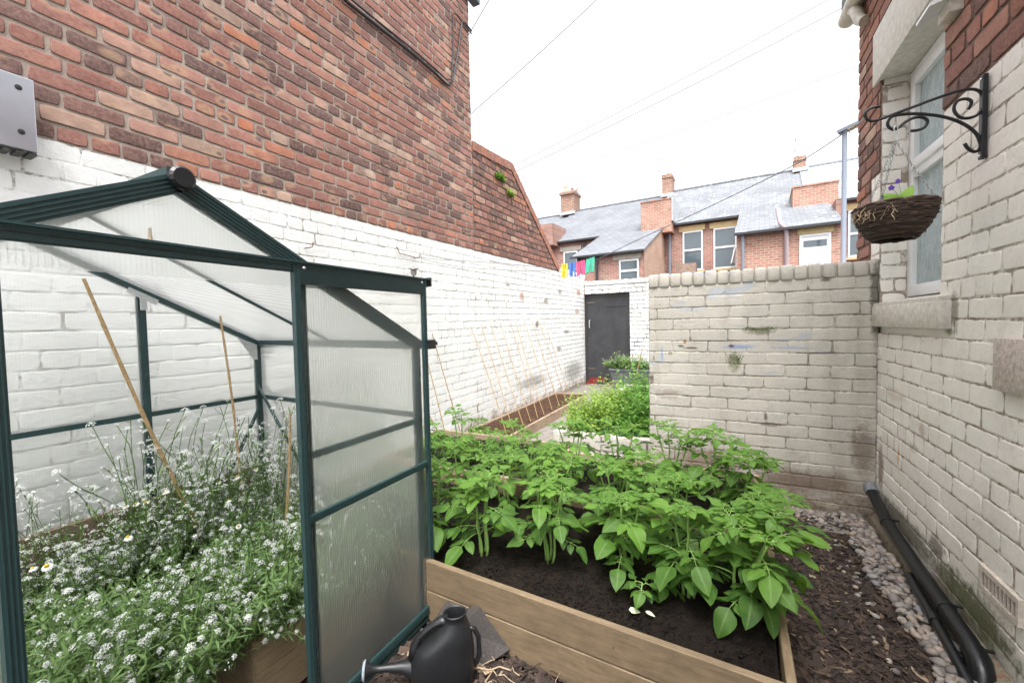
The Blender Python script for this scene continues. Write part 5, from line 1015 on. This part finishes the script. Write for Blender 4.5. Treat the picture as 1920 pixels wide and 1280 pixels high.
a2=[(0.675,2.114),(0.696,2.112),(0.716,2.118),(0.726,2.137),(0.719,2.153),(0.703,2.162),(0.683,2.163),(0.659,2.153),(0.642,2.138),(0.626,2.131),(0.611,2.14),(0.604,2.155),(0.607,2.173),(0.621,2.186),(0.646,2.186),(0.691,2.178),(0.743,2.16),(0.782,2.141),(0.817,2.117),(0.847,2.088),(0.868,2.057),(0.877,2.028),(0.879,2.01),(0.872,1.995),(0.86,1.994),(0.844,2.01),(0.835,2.03)]
B=MB(); B.tube(cr([(x,2.27,z) for x,z in arm]),.0055,8); B.build('upper_scroll',iron,t,smooth=True); B=MB(); B.tube(cr([(x,2.2705,z-.006) for x,z in a2]),.0058,8); B.build('lower_scroll',iron,t,smooth=True)
for z in (2.255,1.968): B=MB(); B.lathe((.876,2.27,z),[(.005,0),(.004,.003)],8,axis=(-1,0,0)); B.build('screw','steelclip',t)
bc=Vector((.628,2.27,0)); RT=.128; rimz=1.812
t=thing('hanging_basket','dark woven twig basket hanging on chains with a small pansy','hanging basket',(bc.x,bc.y,1.68))
def wick():
    k=N('woven_twigs'); r=k.attr('rnd').outputs['Fac']; c=k.ramp(r,[(0,(.03,.018,.014)),(.5,(.07,.045,.035)),(.85,(.12,.08,.06)),(1,(.22,.15,.10))]); c=k.mix(k.ramp(k.noise(90,4),[(.4,0.),(.7,.5)]),c,(.03,.02,.018)); k.col(c); k.rough(.8); k.bump(k.noise(160,4),.5,.003); return k.m
wk=wick(); B=MB(); nr=17
for i in range(nr):
    q=i/(nr-1); z=rimz-.135*q; R=RT*math.cos(q*1.12)**.8+.003
    for rep in range(2):
        ph=U_(0,6.28); pts=[]; n=44; rr_=U_(.0035,.0055); k1=U_(0,99)
        for j in range(n): th=2*math.pi*j/n; w_=R+(.0035*math.sin(th*11+(math.pi if (i+rep)%2 else 0)))+.003*nz(math.cos(th)*3+k1,math.sin(th)*3); pts.append(Vector((bc.x+math.cos(th)*w_,bc.y+math.sin(th)*w_,z+rep*.0035+.004*nz(math.cos(th)*4,math.sin(th)*4,k1))))
        B.r=min(1,max(0,random.gauss(.4,.25))); B.loop(pts,rr_,5)
for k in range(70):
    th=U_(0,6.28); q=U_(0,.8); z=rimz-.135*q; R=RT*math.cos(q*1.12)**.8+.004; a=Vector((bc.x+math.cos(th)*R,bc.y+math.sin(th)*R,z)); dth=U_(.1,.3); b=Vector((bc.x+math.cos(th+dth)*(R+U_(.004,.016)),bc.y+math.sin(th+dth)*(R+U_(.004,.016)),z+U_(-.012,.012))); B.r=R_(); B.tube([a,a.lerp(b,.5)+Vector((0,0,.002)),b],.0018,4)
B.build('basket_bowl',wk,t,smooth='all')
B=MB(); B.lathe((bc.x,bc.y,rimz-.02),[(.0,-.11),(.06,-.10),(.10,-.05),(.118,.0),(.10,.012),(.05,.018),(.001,.02)],24,cap=False); B.build('basket_soil','soil',t,smooth=True)
B=MB()
for k in range(22):
    th=random.gauss(3.9,.55); R=RT+.004; p=Vector((bc.x+math.cos(th)*R,bc.y+math.sin(th)*R,rimz-U_(-.005,.03))); pts=[p]; 
    for j in range(6): p=p+Vector((math.cos(th)*.002+U_(-.008,.008),math.sin(th)*.002+U_(-.008,.008),-U_(.003,.013))); pts.append(p.copy())
    B.r=R_(); B.tube(pts,U_(.0007,.0015),4)
B.build('dry_roots',tw,t)
hook=[(.624,2.118),(.621,2.127),(.626,2.137),(.6325,2.133),(.633,2.114),(.627,2.09),(.6285,2.079),(.632,2.081)]
B=MB(); B.tube(cr([(x,2.262,z) for x,z in hook]),.0018,6); B.build('s_hook','steelclip',t,smooth=True)
for k,th in enumerate((math.radians(-20),math.radians(100),math.radians(215))):
    B=MB(); a=Vector((.6285,2.264,2.077)); b=Vector((bc.x+math.cos(th)*(RT-.004),bc.y+math.sin(th)*(RT-.004),rimz+.004)); n=20; d=(b-a).normalized(); s1=d.orthogonal().normalized(); s2=d.cross(s1)
    for i in range(n):
        c=a.lerp(b,(i+.5)/n)-Vector((0,0,.006*math.sin(math.pi*(i+.5)/n))); s=(s1 if i%2 else s2); L=(b-a).length/n*.64; B.loop([c+d*math.cos(q)*L+s*math.sin(q)*.0045 for q in [2*math.pi*j/10 for j in range(10)]],.0010,4)
    B.build('chain',M_plain('chain_steel_%d'%k,(.30,.30,.31),.4,.6,.1,0,30) if k==0 else bpy.data.materials['chain_steel_0'],t,smooth=True)
t=thing('pansy','small pansy with two bright leaves and purple flowers in the hanging basket','flower',(bc.x,bc.y,rimz))
ml=M_leaf('pansy_leaf',(.16,.34,.04),(.26,.46,.07),.35); B=MB(); c0=Vector((bc.x+.006,bc.y-.045,rimz+.006)); B.r=.6
for d,L in (((.50,-.1,.95),.080),((-.85,-.1,.55),.078),((-.3,.3,.6),.045),((.9,.2,.25),.04),((.1,-.5,.4),.03),((-.8,-.3,.15),.03)): leaf(B,c0+Vector((U_(-.008,.008),U_(-.01,.01),0)),d,(-.1,-1,.25),L,L*.56,U_(.2,.6),.25,6)
for k in range(16): a=U_(2.2,4.6); leaf(B,c0+Vector((math.cos(a)*U_(.02,.08),math.sin(a)*.04,.002)),(math.cos(a),math.sin(a),.5),(0,0,1),.018,.012,.4,.2,3,cols=3)
B.build('foliage',ml,t,smooth='all')
mp=M_plain('purple_petal',(.10,.02,.32),.6,0,.3,.1,60)
for dx,dz,s in ((-.030,.060,.012),(-.010,.083,.010),(-.058,.030,.006)):
    f=c0+Vector((dx,-.008,dz)); B=MB(); B.tube([c0,c0.lerp(f,.5)+Vector((.004,0,.004)),f],.0011,4); B.build('flower_stalk',ml,t)
    B=MB()
    for k in range(5): a=k*1.2566+.3; leaf(B,f,(math.cos(a),-.3,math.sin(a)),(0,-1,.3),s,s*.95,.4,.0,3,shape='r',cols=3)
    B.build('flower',mp,t)
line=[(.533,2.27,2.19),(.486,2.27,2.163),(.311,2.324,2.073),(.102,2.389,2.005),(-.145,2.466,1.932),(-.44,2.558,1.85),(-.684,2.633,1.776),(-.752,2.655,1.757),(-.839,2.682,1.746),(-.901,2.701,1.741),(-.986,2.728,1.741),(-1.145,2.777,1.765),(-1.448,2.871,1.822),(-1.8,2.98,1.886),(-2.289,3.132,1.967),(-2.645,3.25,2.037)]
t=thing('clothes_line','thin grey clothes line from the iron bracket to the white wall hook','clothes line',line[1]); lm=M_plain('clothes_line_cord',(.13,.14,.16),.6,0,.1,.1,60)
B=MB(); B.tube(cr(line,3),.0022,6); B.build('cord',lm,t,smooth=True)
B=MB(); B.tube(cr([(-.986,2.729,1.736),(-1.2,2.80,1.745),(-1.8,2.985,1.83),(-2.289,3.137,1.93),(-2.645,3.252,2.03)],4),.0018,5); B.build('cord_tail',lm,t,smooth=True)
B=MB(); 
for i in range(5): B.torus((.497-i*.005,2.27,2.172-i*.004),.0065,.0022,(.8,.1,.45),10,5)
B.tube([(.49,2.268,2.165),(.478,2.266,2.145),(.474,2.264,2.12)],.0015,5); B.tube([(.488,2.27,2.165),(.485,2.264,2.14),(.482,2.26,2.105)],.0013,5); B.build('knot',M_plain('frayed_knot',(.45,.40,.33),.9,0,.2,.4,120),t,smooth=True)
def pegm(mat,name):
    t=thing('clothes_peg','','peg',(0,0,0)); 
    for s in (-1,1):
        B=MB(); B.hexa([(-.0045,s*.0030-.0022,-.058),(.0045,s*.0030-.0022,-.058),(.0045,s*.0030+.0022,-.058),(-.0045,s*.0030+.0022,-.058),(-.0045,s*.0055-.002,.024),(.0045,s*.0055-.002,.024),(.0045,s*.0055+.002,.024),(-.0045,s*.0055+.002,.024)]); B.build('jaw',mat,t)
    B=MB(); B.tube([(-.0055,0,-.016),(.0055,0,-.016)],.0032,8); B.build('spring','steelclip',t); return t
cols={'yellow':(.72,.58,.04),'blue':(.07,.20,.62),'pink':(.85,.12,.30),'green':(.08,.55,.38)}
PP=[((-.99,2.729),'yellow'),((-.972,2.723),'yellow'),((-.952,2.717),'yellow'),((-.928,2.709),'blue'),((-.910,2.703),'blue'),((-.893,2.698),'blue'),((-.872,2.692),'pink'),((-.854,2.686),'pink'),((-.836,2.681),'pink'),((-.818,2.675),'pink'),((-.797,2.669),'green'),((-.781,2.664),'green'),((-.765,2.659),'green'),((-.750,2.655),'green')]
protos={}; idx={}; tot={'yellow':3,'blue':3,'pink':4,'green':4}; ow={3:['leftmost of the three','middle one of the three','rightmost of the three'],4:['leftmost of the four','second from left of the four','third from left of the four','rightmost of the four']}
for (x,y),c in PP:
    i=idx.get(c,0); idx[c]=i+1; z=1.741 if x<-.85 else 1.741+(x+.85)*.16; lb=ow[tot[c]][i]+' '+c+' clothes pegs on the line'
    if c not in protos: protos[c]=o_=pegm(M_plain(c+'_peg_plastic',cols[c],.5,0,.15,.05,80),c); o_.location=(x,y,z); o_['label']=lb; o_['group']='coloured clothes pegs on the line'
    else: o_=dup(protos[c],(x,y,z),0,lb)
    o_.rotation_euler=(random.gauss(0,.05),random.gauss(0,.05)+(.10 if c=='green' else 0),U_(-.25,.1)+.5)
    o_.scale=(1.25,1.25,1.12)

mm=M_leaf('moss',(.03,.045,.012),(.09,.10,.03),.1)
for (x0,x1,z0,z1,n,lb) in ((.02,.13,1.04,1.12,150,'round mossy tuft growing out of the grey wall near its middle'),(.12,.34,1.285,1.305,150,'long thin strip of moss in an upper joint of the grey wall'),(-.41,-.36,1.10,1.12,30,'tiny dark moss patch in a joint near the left end of the grey wall')):
    B=MB()
    for _ in range(n):
        x=min(x1,max(x0,random.gauss((x0+x1)/2,(x1-x0)*.28))) if n!=150 or x1-x0<.2 else U_(x0,x1); z=random.gauss((z0+z1)/2,(z1-z0)*.33); a=U_(0,6.28); leaf(B,(x,3.496,z),(math.cos(a)*.7,-.5,math.sin(a)*.7-.2),(0,-1,.3),U_(.006,.014),.005,.6,.2,2,cols=3)
    tag(B.build('moss_patch',mm,smooth='all',origin=((x0+x1)/2,3.49,z0)),lb,'moss')

for (x,z) in ((.12,.21),(.12,.07),(-.35,.21),(-.35,.07)):
    bed=bpy.data.objects['raised_bed']; y=1.5955-.0638*(x+2.5)-.0315; B=MB(); B.lathe((x,y,z),[(.0048,0),(.0048,.0015),(.002,.0018)],10,axis=(-.0637,-1,0)); B.build('screw',rust,bed)
